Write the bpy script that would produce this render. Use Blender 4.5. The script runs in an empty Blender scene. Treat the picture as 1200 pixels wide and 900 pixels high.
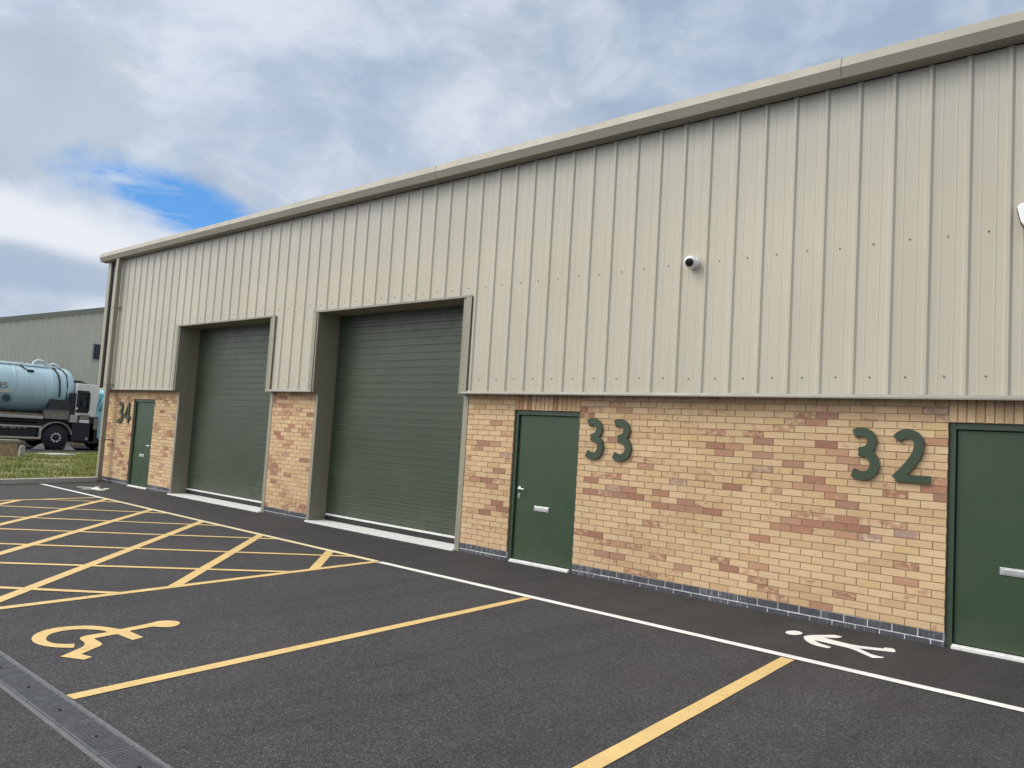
import bpy, bmesh, math, random
from mathutils import Vector, Matrix, noise as mnoise
random.seed(7)
SC = bpy.context.scene
COL = SC.collection
R = math.radians

# ------------------------------------------------------------------ node helpers
class NT:
    def __init__(s, tree):
        s.t = tree; s.n = tree.nodes; s.l = tree.links
    def node(s, typ, **kw):
        nd = s.n.new(typ)
        for k, v in kw.items():
            setattr(nd, k, v)
        return nd
    def set(s, sock, v):
        if hasattr(v, 'is_output') or isinstance(v, bpy.types.NodeSocket):
            s.l.new(v, sock)
        else:
            sock.default_value = v
    def math(s, op, a, b=None, c=None, clamp=False):
        nd = s.node('ShaderNodeMath', operation=op); nd.use_clamp = clamp
        s.set(nd.inputs[0], a)
        if b is not None: s.set(nd.inputs[1], b)
        if c is not None: s.set(nd.inputs[2], c)
        return nd.outputs[0]
    def vmath(s, op, a, b=None):
        nd = s.node('ShaderNodeVectorMath', operation=op)
        s.set(nd.inputs[0], a)
        if b is not None: s.set(nd.inputs[1], b)
        return nd.outputs['Value'] if op in ('DOT_PRODUCT', 'LENGTH', 'DISTANCE') else nd.outputs[0]
    def mix(s, f, a, b, blend='MIX'):
        nd = s.node('ShaderNodeMix', data_type='RGBA', blend_type=blend)
        s.set(nd.inputs[0], f)
        for i, v in ((6, a), (7, b)):
            if isinstance(v, (tuple, list)) and len(v) == 3: v = tuple(v) + (1,)
            s.set(nd.inputs[i], v)
        return nd.outputs[2]
    def noise(s, vec, scale, detail=4, rough=.55, dist=0, dim='3D'):
        nd = s.node('ShaderNodeTexNoise'); nd.noise_dimensions = dim
        if vec is not None: s.l.new(vec, nd.inputs['Vector'])
        nd.inputs['Scale'].default_value = scale; nd.inputs['Detail'].default_value = detail
        nd.inputs['Roughness'].default_value = rough; nd.inputs['Distortion'].default_value = dist
        return nd.outputs['Fac']
    def ramp(s, f, stops, interp='LINEAR'):
        nd = s.node('ShaderNodeValToRGB'); cr = nd.color_ramp; cr.interpolation = interp
        while len(cr.elements) < len(stops): cr.elements.new(.5)
        for e, (p, c) in zip(cr.elements, stops):
            e.position = p
            if not isinstance(c, (tuple, list)): c = (c, c, c)
            e.color = tuple(c)[:3] + (1,)
        s.l.new(f, nd.inputs[0]); return nd.outputs[0]
    def range(s, f, a, b, c=0, d=1, smooth=False):
        nd = s.node('ShaderNodeMapRange')
        if smooth: nd.interpolation_type = 'SMOOTHSTEP'
        s.set(nd.inputs[0], f)
        for i, v in enumerate((a, b, c, d)): nd.inputs[i + 1].default_value = v
        return nd.outputs[0]
    def mapping(s, vec, scale=(1, 1, 1), loc=(0, 0, 0)):
        nd = s.node('ShaderNodeMapping'); s.l.new(vec, nd.inputs[0])
        nd.inputs['Scale'].default_value = scale; nd.inputs['Location'].default_value = loc
        return nd.outputs[0]
    def bump(s, h, strength=.3, dist=.01, normal=None):
        nd = s.node('ShaderNodeBump'); s.l.new(h, nd.inputs['Height'])
        nd.inputs['Strength'].default_value = strength; nd.inputs['Distance'].default_value = dist
        if normal is not None: s.l.new(normal, nd.inputs['Normal'])
        return nd.outputs[0]

def new_mat(name):
    m = bpy.data.materials.new(name); m.use_nodes = True
    nt = NT(m.node_tree)
    b = m.node_tree.nodes['Principled BSDF']
    pos = nt.node('ShaderNodeNewGeometry').outputs['Position']
    return m, nt, b, pos

def simple(name, col, rough=.5, metal=0, var=.12, scale=6, bump=0, bscale=60, spec=.5, streak=0, dirt=0, coat=0):
    m, nt, b, pos = new_mat(name)
    n1 = nt.noise(pos, scale, 5)
    lo = tuple(c * (1 - var) for c in col); hi = tuple(min(1, c * (1 + var)) for c in col)
    c = nt.ramp(n1, [(.3, lo), (.7, hi)])
    if streak:
        st = nt.noise(nt.mapping(pos, (14, 14, .35)), 1, 4)
        c = nt.mix(nt.range(st, .42, .75, 0, streak), c, tuple(x * .62 for x in col))
    if dirt:
        z = nt.node('ShaderNodeSeparateXYZ'); nt.l.new(pos, z.inputs[0])
        f = nt.range(z.outputs[2], 0.0, .45, 1, 0)
        f = nt.math('MULTIPLY', f, nt.range(nt.noise(pos, 9, 5), .35, .65, .2, 1))
        c = nt.mix(nt.math('MULTIPLY', f, dirt), c, (.10, .09, .075))
    nt.l.new(c, b.inputs['Base Color'])
    r = nt.range(nt.noise(pos, scale * 2.3, 3), .3, .7, max(.03, rough - .07), min(1, rough + .07))
    nt.l.new(r, b.inputs['Roughness'])
    b.inputs['Metallic'].default_value = metal
    b.inputs['Specular IOR Level'].default_value = spec
    b.inputs['Coat Weight'].default_value = coat
    if bump:
        nt.l.new(nt.bump(nt.noise(pos, bscale, 4), bump, .004), b.inputs['Normal'])
    return m

# ------------------------------------------------------------------ materials
def mat_asphalt():
    m, nt, b, pos = new_mat('asphalt')
    big = nt.noise(pos, .35, 5, .6)
    mid = nt.noise(pos, 3.0, 5, .6)
    fine = nt.noise(pos, 150, 3, .75)
    vor = nt.node('ShaderNodeTexVoronoi'); nt.l.new(pos, vor.inputs['Vector']); vor.inputs['Scale'].default_value = 150
    vor2 = nt.node('ShaderNodeTexVoronoi'); nt.l.new(pos, vor2.inputs['Vector']); vor2.inputs['Scale'].default_value = 85
    cell = nt.node('ShaderNodeSeparateColor'); nt.l.new(vor.outputs['Color'], cell.inputs[0])
    cell2 = nt.node('ShaderNodeSeparateColor'); nt.l.new(vor2.outputs['Color'], cell2.inputs[0])
    c = nt.ramp(cell.outputs[0], [(0, (.018, .0175, .019)), (.55, (.040, .039, .042)), (.86, (.078, .075, .078)), (1, (.22, .215, .21))])
    c = nt.mix(.42, c, nt.ramp(cell2.outputs[1], [(0, (.018, .018, .020)), (.6, (.042, .041, .043)), (1, (.105, .10, .10))]))
    c = nt.mix(1, c, nt.ramp(fine, [(.2, .68), (.8, 1.36)]), 'MULTIPLY')
    c = nt.mix(1, c, nt.ramp(mid, [(.25, .90), (.75, 1.12)]), 'MULTIPLY')
    c = nt.mix(1, c, nt.ramp(big, [(.3, (.86, .86, .88)), (.7, (1.14, 1.12, 1.10))]), 'MULTIPLY')
    # footway strip beside the wall: laid separately, finer, browner and darker
    xyz = nt.node('ShaderNodeSeparateXYZ'); nt.l.new(pos, xyz.inputs[0])
    wob = nt.math('ADD', xyz.outputs[1], nt.range(mid, 0, 1, -.06, .06))
    foot = nt.math('MULTIPLY', nt.range(wob, -1.60, -1.52), nt.range(wob, .4, .5, 1, 0))
    c = nt.mix(nt.math('MULTIPLY', foot, .5), c, nt.mix(nt.range(mid, .3, .7), (.027, .025, .025), (.043, .038, .038)))
    # pale scuffs and dust
    sc = nt.noise(nt.mapping(pos, (1.1, 7, 1)), 1.0, 6, .7)
    scm = nt.math('MULTIPLY', nt.range(sc, .70, .80), nt.range(nt.noise(pos, .9, 2), .5, .62))
    c = nt.mix(nt.math('MULTIPLY', scm, .28), c, (.22, .215, .21))
    # faint polished tyre tracks running towards the doors, and sparse oil spots
    trk = nt.noise(nt.mapping(pos, (1.25, .10, 1)), 1, 3, .5)
    c = nt.mix(1, c, nt.ramp(trk, [(.42, 1.0), (.5, .86), (.58, 1.0)]), 'MULTIPLY')
    oil = nt.math('MULTIPLY', nt.range(nt.noise(pos, 3.1, 3), .69, .74), .35)
    c = nt.mix(oil, c, (.018, .018, .019))
    # damp reddish-brown tinge here and there, light grit along the wall foot
    c = nt.mix(nt.math('MULTIPLY', nt.range(nt.noise(pos, .8, 4), .52, .72), .35), c, (.055, .044, .042))
    nearwall = nt.range(xyz.outputs[1], -.12, 0, 0, 1)
    c = nt.mix(nt.math('MULTIPLY', nt.math('MULTIPLY', nearwall, nt.range(nt.noise(pos, 30, 4), .5, .7)), .5), c, (.17, .155, .14))
    c = nt.mix(1, c, (.90, .90, .91), 'MULTIPLY')
    nt.l.new(c, b.inputs['Base Color'])
    b.inputs['Roughness'].default_value = .82; b.inputs['Specular IOR Level'].default_value = .35
    h = nt.math('ADD', nt.math('MULTIPLY', vor.outputs['Distance'], 1.0), nt.math('MULTIPLY', fine, .7))
    nt.l.new(nt.bump(h, .55, .006), b.inputs['Normal'])
    return m

def mat_paint(name, col, wear=.5):
    m, nt, b, pos = new_mat(name)
    n = nt.noise(pos, 75, 4, .75); n2 = nt.noise(pos, 2.2, 4)
    f = nt.math('MULTIPLY', nt.range(n, .55, .68), nt.range(n2, .35, .7, .2, 1))
    base = nt.mix(nt.range(nt.noise(pos, 5, 5), .3, .7), tuple(c * .86 for c in col), col)
    c = nt.mix(nt.math('MULTIPLY', f, wear), base, (.07, .067, .065))
    c = nt.mix(nt.math('MULTIPLY', nt.range(nt.noise(nt.mapping(pos, (3, 18, 1)), 1, 5), .55, .75), .22), c, (.12, .11, .10))
    nt.l.new(c, b.inputs['Base Color']); b.inputs['Roughness'].default_value = .7
    nt.l.new(nt.bump(nt.noise(pos, 120, 3, .7), .35, .004), b.inputs['Normal'])
    return m

def mat_brick():
    m, nt, b, pos = new_mat('buff_brick')
    at = nt.node('ShaderNodeAttribute'); at.attribute_name = 'tone'
    s = nt.node('ShaderNodeSeparateColor'); nt.l.new(at.outputs['Color'], s.inputs[0])
    red, rnd, typ = s.outputs[0], s.outputs[1], s.outputs[2]
    # per-brick tan
    tan = nt.ramp(rnd, [(0, (.53, .365, .21)), (.25, (.575, .41, .24)), (.5, (.605, .445, .265)), (.72, (.63, .47, .29)), (.93, (.60, .425, .26)), (1, (.58, .43, .22))])
    streak = nt.noise(nt.mapping(pos, (9, 9, 60)), 1, 5, .65)
    tan = nt.mix(nt.range(streak, .35, .7, 0, .5), tan, nt.mix(1, tan, (.80, .70, .60), 'MULTIPLY'))
    redc = nt.ramp(rnd, [(0, (.28, .135, .09)), (.4, (.36, .175, .115)), (.7, (.44, .25, .155)), (1, (.29, .15, .115))])
    purple = (.33, .22, .19)
    redc = nt.mix(nt.range(typ, .45, .55), redc, purple)
    mo = nt.noise(nt.mapping(pos, (1, 1, 1.6)), 13, 5, .6)
    f = nt.math('ADD', nt.math('MULTIPLY', red, 1.75), nt.range(mo, .30, .72, -1.25, .15))
    f = nt.range(f, -.1, .65, 0, .92, True)
    c = nt.mix(f, tan, redc)
    fleck = nt.noise(pos, 160, 3, .7)
    c = nt.mix(nt.range(fleck, .62, .72, 0, .35), c, (.20, .11, .07))
    c = nt.mix(nt.range(fleck, .40, .28, 0, .35), c, (.86, .74, .56))
    # blue engineering bricks (typ about 1)
    blue = nt.mix(nt.range(nt.noise(pos, 30, 4), .3, .7), (.045, .050, .060), (.088, .094, .108))
    z = nt.node('ShaderNodeSeparateXYZ'); nt.l.new(pos, z.inputs[0])
    sta = nt.noise(nt.mapping(pos, (38, 1, 3.5)), 1, 5, .7)
    patch = nt.range(nt.noise(nt.mapping(pos, (1.0, 1, 0), (3.35, 0, 0)), 1.1, 3), .46, .62)
    blue = nt.mix(nt.math('MULTIPLY', nt.range(sta, .50, .64), nt.math('MULTIPLY', patch, .75)), blue, (.42, .44, .46))
    c = nt.mix(nt.range(typ, .85, .95), c, blue)
    # soft overhang shade below the cladding, painted into the upper courses
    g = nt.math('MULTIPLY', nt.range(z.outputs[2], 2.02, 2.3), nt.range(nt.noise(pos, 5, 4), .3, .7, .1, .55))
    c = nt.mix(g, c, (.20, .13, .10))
    w = nt.noise(pos, .8, 4)
    c = nt.mix(1, c, nt.ramp(w, [(.3, .90), (.7, 1.08)]), 'MULTIPLY')
    nt.l.new(c, b.inputs['Base Color'])
    rr = nt.range(typ, .85, .95, .88, .45); nt.l.new(rr, b.inputs['Roughness'])
    b.inputs['Specular IOR Level'].default_value = .3
    h = nt.math('ADD', nt.math('MULTIPLY', fleck, .6), nt.math('MULTIPLY', streak, .8))
    nt.l.new(nt.bump(h, .5, .004), b.inputs['Normal'])
    return m

def mat_mortar():
    m, nt, b, pos = new_mat('mortar')
    z = nt.node('ShaderNodeSeparateXYZ'); nt.l.new(pos, z.inputs[0])
    n = nt.noise(pos, 40, 5)
    tan = nt.mix(nt.range(n, .3, .7), (.31, .215, .135), (.41, .30, .195))
    white = nt.mix(nt.range(nt.noise(pos, 22, 5), .50, .76), (.86, .86, .85), (.50, .50, .50))
    c = nt.mix(nt.range(z.outputs[2], .122, .124), white, tan)
    rz = nt.math('MULTIPLY', nt.range(z.outputs[2], 2.0, 2.3), .45); c = nt.mix(rz, c, (.16, .11, .085))  # joints darkened to match the painted shade below the cladding
    nt.l.new(c, b.inputs['Base Color']); b.inputs['Roughness'].default_value = .95
    nt.l.new(nt.bump(nt.noise(pos, 140, 4), .4, .004), b.inputs['Normal'])
    return m

def mat_clad():
    m, nt, b, pos = new_mat('cladding_steel')
    z = nt.node('ShaderNodeSeparateXYZ'); nt.l.new(pos, z.inputs[0])
    st = nt.noise(nt.mapping(pos, (17, 17, .22)), 1, 5, .6)
    st2 = nt.noise(nt.mapping(pos, (60, 60, .9)), 1, 3, .6)
    big = nt.noise(nt.mapping(pos, (.5, .5, .35)), 1, 4)
    c = nt.mix(nt.range(big, .3, .7), (.435, .408, .325), (.485, .457, .365))
    c = nt.mix(nt.range(st, .45, .75, 0, .14), c, (.40, .385, .32))
    c = nt.mix(nt.range(st2, .55, .8, 0, .06), c, (.34, .32, .26))
    # each sheet (1 m cover) differs slightly
    sh = nt.math('FLOOR', nt.math('ADD', z.outputs[0], .44))
    wn = nt.node('ShaderNodeTexWhiteNoise'); wn.noise_dimensions = '1D'; nt.l.new(sh, wn.inputs['W'])
    c = nt.mix(1, c, nt.ramp(wn.outputs[0], [(0, .965), (1, 1.03)]), 'MULTIPLY')
    # greyer and darker towards the gutter
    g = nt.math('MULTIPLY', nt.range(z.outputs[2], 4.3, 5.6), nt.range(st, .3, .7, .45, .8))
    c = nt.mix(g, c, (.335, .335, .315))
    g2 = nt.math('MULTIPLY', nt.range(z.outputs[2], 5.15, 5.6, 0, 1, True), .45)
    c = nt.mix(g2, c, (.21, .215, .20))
    nt.l.new(c, b.inputs['Base Color'])
    nt.l.new(nt.range(st, .3, .7, .36, .5), b.inputs['Roughness'])
    b.inputs['Specular IOR Level'].default_value = .45
    dent = nt.noise(nt.mapping(pos, (3, 1, 1.0)), 1, 3)
    nt.l.new(nt.bump(dent, .25, .01), b.inputs['Normal'])
    return m

def mat_green(name, a, bcol, rough):
    m, nt, b, pos = new_mat(name)
    n = nt.noise(nt.mapping(pos, (2, 2, .7)), 1, 4)
    c = nt.mix(nt.range(n, .3, .7), a, bcol)
    c = nt.mix(nt.range(nt.noise(nt.mapping(pos, (3, 3, 30)), 1, 6, .75), .70, .85, 0, .12), c, (.16, .18, .15))
    z = nt.node('ShaderNodeSeparateXYZ'); nt.l.new(pos, z.inputs[0])
    c = nt.mix(nt.math('MULTIPLY', nt.range(z.outputs[2], .35, .02), nt.range(nt.noise(pos, 8, 5), .35, .7, .05, .35)), c, (.10, .095, .075))
    nt.l.new(c, b.inputs['Base Color'])
    nt.l.new(nt.range(nt.noise(pos, 3, 4), .3, .7, rough - .06, rough + .08), b.inputs['Roughness'])
    nt.l.new(nt.bump(nt.noise(pos, 1.8, 2), .12, .01), b.inputs['Normal'])
    return m

def mat_shutter():
    m, nt, b, pos = new_mat('shutter_steel')
    n = nt.noise(nt.mapping(pos, (.7, 1, 1.2)), 1, 4)
    c = nt.mix(nt.range(n, .3, .7), (.031, .047, .028), (.044, .061, .038))
    # short horizontal scratches, thin and pale
    s = nt.noise(nt.mapping(pos, (1.6, 1, 170)), 1, 2, .6)
    s2 = nt.range(nt.noise(nt.mapping(pos, (.8, 1, 1.5), (5, 0, 2)), 1, 3), .56, .66)
    c = nt.mix(nt.math('MULTIPLY', nt.math('MULTIPLY', nt.range(s, .74, .78), s2), .7), c, (.42, .44, .40))
    z = nt.node('ShaderNodeSeparateXYZ'); nt.l.new(pos, z.inputs[0])
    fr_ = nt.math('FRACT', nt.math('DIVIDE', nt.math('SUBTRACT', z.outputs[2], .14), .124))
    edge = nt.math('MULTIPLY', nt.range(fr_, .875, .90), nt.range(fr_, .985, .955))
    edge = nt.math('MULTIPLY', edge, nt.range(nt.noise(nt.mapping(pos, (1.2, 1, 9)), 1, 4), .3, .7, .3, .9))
    c = nt.mix(edge, c, (.10, .125, .095))  # slat seams painted paler, imitating light caught on the lip
    c = nt.mix(nt.math('MULTIPLY', nt.range(z.outputs[2], .6, .05), nt.range(nt.noise(pos, 6, 5), .35, .7, .05, .35)), c, (.12, .115, .09))
    nt.l.new(c, b.inputs['Base Color'])
    nt.l.new(nt.range(nt.noise(pos, 3, 4), .3, .7, .34, .5), b.inputs['Roughness'])
    return m

def mat_tank():
    m, nt, b, pos = new_mat('tank_paint')
    z = nt.node('ShaderNodeSeparateXYZ'); nt.l.new(pos, z.inputs[0])
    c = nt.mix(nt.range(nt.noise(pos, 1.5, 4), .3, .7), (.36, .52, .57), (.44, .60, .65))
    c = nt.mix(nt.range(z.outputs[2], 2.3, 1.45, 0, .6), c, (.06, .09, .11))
    c = nt.mix(nt.range(nt.noise(nt.mapping(pos, (1, 9, 1)), 1, 5), .5, .75, 0, .25), c, (.16, .22, .24))
    nt.l.new(c, b.inputs['Base Color']); b.inputs['Roughness'].default_value = .38
    return m

M = {}
M['asphalt'] = mat_asphalt()
M['yellow'] = mat_paint('yellow_line_paint', (.68, .475, .19), .7)
M['white_line'] = mat_paint('white_line_paint', (.80, .79, .75), .45)
M['brick'] = mat_brick(); M['mortar'] = mat_mortar(); M['clad'] = mat_clad()
M['door'] = mat_green('door_green', (.026, .055, .025), (.033, .062, .030), .36)
M['frame'] = mat_green('frame_green', (.024, .050, .029), (.032, .060, .035), .4)
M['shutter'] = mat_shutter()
M['digit'] = simple('number_green', (.030, .052, .027), .42)
M['flash'] = simple('trim_steel', (.28, .265, .20), .42, var=.06, scale=2, streak=.3, dirt=.35)
M['drip'] = simple('pale_trim_steel', (.225, .22, .175), .4, var=.06, scale=2, streak=.2)
M['gutter'] = simple('gutter_steel', (.305, .285, .23), .5, var=.06, scale=1.2, streak=.12, bump=.1, bscale=3)
M['reveal'] = simple('reveal_steel', (.25, .232, .165), .42, var=.07, scale=2, streak=.3, dirt=.3)
M['roof'] = simple('roof_sheet', (.30, .30, .28), .5, streak=.3)
M['black'] = simple('black_rubber', (.012, .012, .013), .7)
M['gap'] = simple('dark_void_shade', (.006, .006, .007), .9)
M['alu'] = simple('aluminium', (.62, .63, .64), .35, metal=.85, var=.05)
M['chrome'] = simple('satin_steel', (.75, .75, .75), .22, metal=1, var=.04)
M['white_pl'] = simple('white_plastic', (.80, .81, .82), .35, var=.03, coat=.2)
M['sill'] = simple('white_painted_concrete', (.66, .66, .64), .7, var=.10, scale=14, bump=.3)
M['lens'] = simple('dark_glass', (.010, .011, .014), .08, spec=.8)
M['blue_mark'] = simple('blue_print', (.08, .22, .55), .4)
M['kerb'] = simple('kerb_concrete', (.42, .41, .37), .85, var=.16, scale=9, bump=.5)
M['chan'] = simple('polymer_concrete', (.125, .125, .13), .85, var=.22, scale=25, bump=.6, bscale=120)
M['grate'] = simple('cast_iron', (.10, .104, .112), .5, metal=.35, var=.25, scale=20, bump=.4, bscale=90)
M['stone'] = simple('coping_stone', (.26, .235, .22), .85, var=.2, scale=9, bump=.4)
M['bench_brick'] = simple('weathered_brick', (.36, .27, .16), .9, var=.4, scale=9, bump=.5)
M['soil'] = simple('turf_soil', (.16, .155, .06), 1, var=.45, scale=3, bump=.8, bscale=50)
M['far_clad'] = simple('far_cladding_steel', (.56, .535, .43), .5, var=.05, scale=.7, streak=.25)
M['truck_white'] = simple('truck_white_paint', (.70, .71, .68), .3, var=.05, streak=.2, coat=.3)
M['chassis'] = simple('chassis_black', (.012, .013, .022), .5)
M['tank'] = mat_tank()
M['pale'] = simple('pale_blue_pipe', (.50, .60, .62), .4, var=.1)
M['greyrail'] = simple('galvanised_rail', (.42, .42, .40), .5, metal=.3, var=.12)
M['yelrail'] = simple('faded_cream_rail', (.45, .42, .28), .6, var=.15)
M['box_grey'] = simple('box_grey_tan', (.19, .18, .155), .5, var=.12)
M['box_dark'] = simple('box_dark', (.025, .03, .035), .4, var=.2)
M['tyre'] = simple('tyre_rubber', (.018, .018, .022), .85, var=.2)
M['teal_glass'] = simple('teal_glass', (.02, .27, .34), .12, spec=.8)
M['paleblue'] = simple('pale_blue_paint', (.36, .60, .72), .35)
M['brown_print'] = simple('brown_lettering', (.16, .13, .09), .6)
M['teal_print'] = simple('dark_teal_print', (.01, .06, .08), .5)
M['cream'] = simple('cream_print', (.50, .48, .38), .5)
M['cab_glass'] = simple('cab_glass', (.012, .022, .026), .25, spec=.4)
M['orange'] = simple('amber_plastic', (.7, .28, .03), .4)

def mat_grass():
    m, nt, b, pos = new_mat('grass_blades')
    n = nt.noise(pos, .9, 4); n2 = nt.noise(pos, 14, 3)
    c = nt.ramp(n, [(.3, (.12, .19, .030)), (.5, (.20, .25, .05)), (.7, (.32, .30, .10))])
    c = nt.mix(nt.range(n2, .3, .7, 0, .5), c, (.25, .235, .10))
    nt.l.new(c, b.inputs['Base Color']); b.inputs['Roughness'].default_value = .7
    b.inputs['Specular IOR Level'].default_value = .2
    return m
M['grass'] = mat_grass()

# ------------------------------------------------------------------ mesh helpers
def tag(o, label=None, cat=None, group=None, kind=None):
    if label: o['label'] = label
    if cat: o['category'] = cat
    if group: o['group'] = group
    if kind: o['kind'] = kind
    return o

def empty(name, loc=(0, 0, 0), rz=0):
    o = bpy.data.objects.new(name, None); COL.objects.link(o)
    o.location = loc; o.rotation_euler = (0, 0, rz); o.empty_display_size = .3
    return o

class MB:
    """collects faces, links them as ONE mesh object"""
    def __init__(s):
        s.v = []; s.f = []; s.mi = []; s.attr = []; s.cur = 0; s.tone = None
    def add(s, verts, faces, mi=None):
        o = len(s.v); s.v += [tuple(v) for v in verts]
        for f in faces:
            s.f.append([o + i for i in f]); s.mi.append(s.cur if mi is None else mi); s.attr.append(s.tone)
        return s
    def box(s, x0, x1, y0, y1, z0, z1, mi=None):
        return s.add([(x0, y0, z0), (x1, y0, z0), (x1, y1, z0), (x0, y1, z0), (x0, y0, z1), (x1, y0, z1), (x1, y1, z1), (x0, y1, z1)],
                     [(0, 3, 2, 1), (4, 5, 6, 7), (0, 1, 5, 4), (1, 2, 6, 5), (2, 3, 7, 6), (3, 0, 4, 7)], mi)
    def quad(s, a, b, c, d, mi=None):
        return s.add([a, b, c, d], [(0, 1, 2, 3)], mi)
    def prism(s, pts, axis, a, b, mi=None):
        """pts: 2D polygon; axis 'x' -> pts are (y,z); 'y' -> (x,z); 'z' -> (x,y)"""
        def P(p, t):
            return {'x': (t, p[0], p[1]), 'y': (p[0], t, p[1]), 'z': (p[0], p[1], t)}[axis]
        n = len(pts)
        vs = [P(p, a) for p in pts] + [P(p, b) for p in pts]
        fs = [tuple(range(n)), tuple(range(2 * n - 1, n - 1, -1))] + [(i, i + n, (i + 1) % n + n, (i + 1) % n) for i in range(n)]
        return s.add(vs, fs, mi)
    def tube(s, path, r, n=8, mi=None, cap=True):
        path = [Vector(p) for p in path]; rings = []
        rs = r if isinstance(r, (list, tuple)) else [r] * len(path)
        for i, p in enumerate(path):
            t = (path[min(i + 1, len(path) - 1)] - path[max(i - 1, 0)]).normalized()
            a = t.cross(Vector((0, 0, 1)))
            if a.length < .05: a = t.cross(Vector((0, 1, 0)))
            a.normalize(); b = t.cross(a)
            rings.append([p + (a * math.cos(2 * math.pi * k / n) + b * math.sin(2 * math.pi * k / n)) * rs[i] for k in range(n)])
        vs = [v for rg in rings for v in rg]; fs = []
        for i in range(len(rings) - 1):
            for k in range(n):
                fs.append((i * n + k, i * n + (k + 1) % n, (i + 1) * n + (k + 1) % n, (i + 1) * n + k))
        if cap:
            fs.append(tuple(range(n - 1, -1, -1))); fs.append(tuple((len(rings) - 1) * n + k for k in range(n)))
        return s.add(vs, fs, mi)
    def lathe(s, prof, axis, c, n=32, mi=None):
        """prof: (t, r) along axis through c"""
        vs = []; fs = []
        for t, r in prof:
            for k in range(n):
                a = 2 * math.pi * k / n; u, w = r * math.cos(a), r * math.sin(a)
                vs.append({'x': (c[0] + t, c[1] + u, c[2] + w), 'y': (c[0] + u, c[1] + t, c[2] + w), 'z': (c[0] + u, c[1] + w, c[2] + t)}[axis])
        for i in range(len(prof) - 1):
            for k in range(n):
                fs.append((i * n + k, i * n + (k + 1) % n, (i + 1) * n + (k + 1) % n, (i + 1) * n + k))
        fs.append(tuple(range(n - 1, -1, -1))); fs.append(tuple((len(prof) - 1) * n + k for k in range(n)))
        return s.add(vs, fs, mi)
    def build(s, name, mats, parent=None, bevel=0, smooth=False, normals=True, seg=2):
        me = bpy.data.meshes.new(name)
        me.from_pydata(s.v, [], s.f)
        for m in (mats if isinstance(mats, (list, tuple)) else [mats]): me.materials.append(m)
        for p, mi in zip(me.polygons, s.mi): p.material_index = mi
        if any(a is not None for a in s.attr):
            at = me.color_attributes.new('tone', 'FLOAT_COLOR', 'CORNER')
            for p, a in zip(me.polygons, s.attr):
                a = a or (0, .5, 0)
                for li in p.loop_indices: at.data[li].color = (a[0], a[1], a[2], 1)
        if normals:
            bm = bmesh.new(); bm.from_mesh(me); bmesh.ops.recalc_face_normals(bm, faces=bm.faces); bm.to_mesh(me); bm.free()
        if smooth:
            for p in me.polygons: p.use_smooth = True
            try: me.set_sharp_from_angle(angle=R(38))
            except Exception: pass
        me.update()
        o = bpy.data.objects.new(name, me); COL.objects.link(o)
        if parent is not None:
            o.parent = parent
        if bevel:
            md = o.modifiers.new('edge', 'BEVEL'); md.width = bevel; md.segments = seg; md.limit_method = 'ANGLE'; md.angle_limit = R(35)
        return o

def poly_sheet(mb, pts, z):
    """flat concave polygon, triangulated"""
    from mathutils.geometry import tessellate_polygon
    vs = [Vector((p[0], p[1], z)) for p in pts]
    tris = tessellate_polygon([vs])
    fs = []
    for t in tris:
        a, b, c = (vs[i] for i in t)
        fs.append(tuple(t) if (b - a).cross(c - a).z > 0 else (t[0], t[2], t[1]))
    mb.add(vs, fs)

def strip(mb, a, b, w, z):
    a = Vector((a[0], a[1], z)); b = Vector((b[0], b[1], z))
    d = (b - a).normalized(); n = Vector((-d.y, d.x, 0)) * (w / 2)
    k = max(1, int((b - a).length / .25)); rr = random.Random(int(a.x * 100) + int(b.y * 100))
    L = [a + (b - a) * (i / k) + n * (1 + rr.uniform(-.03, .03)) for i in range(k + 1)]
    Rr = [a + (b - a) * (i / k) - n * (1 + rr.uniform(-.03, .03)) for i in range(k + 1)]
    mb.add(L + Rr, [(i, k + 1 + i, k + 2 + i, i + 1) for i in range(k)])

# ================================================================== SETTING: ground
g = MB(); g.quad((-160, -120, 0), (120, -120, 0), (120, 160, 0), (-160, 160, 0))
tag(g.build('ground', M['asphalt']), kind='structure')

# kerb and turf beyond it
KD = Vector((-.285, .958)); K0 = Vector((-13.97, -2.05))
def kp(t): return K0 + KD * t
kerb = MB()
t = -7.0
KN = Vector((-.958, -.285))
while t < 1.95:
    a, b_ = kp(t + .006), kp(min(t + .915, 1.95) - .006)
    q = [a, b_, b_ + KN * .15, a + KN * .15]
    zt = .115
    vs = [(p.x, p.y, 0) for p in q] + [((p + (KN * .015 if i < 2 else Vector((0, 0)))).x, (p + (KN * .015 if i < 2 else Vector((0, 0)))).y, zt) for i, p in enumerate(q)]
    kerb.add(vs, [(0, 3, 2, 1), (4, 5, 6, 7), (0, 1, 5, 4), (1, 2, 6, 5), (2, 3, 7, 6), (3, 0, 4, 7)])
    t += .915
tag(kerb.build('kerb', M['kerb'], bevel=.01), kind='structure')

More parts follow.
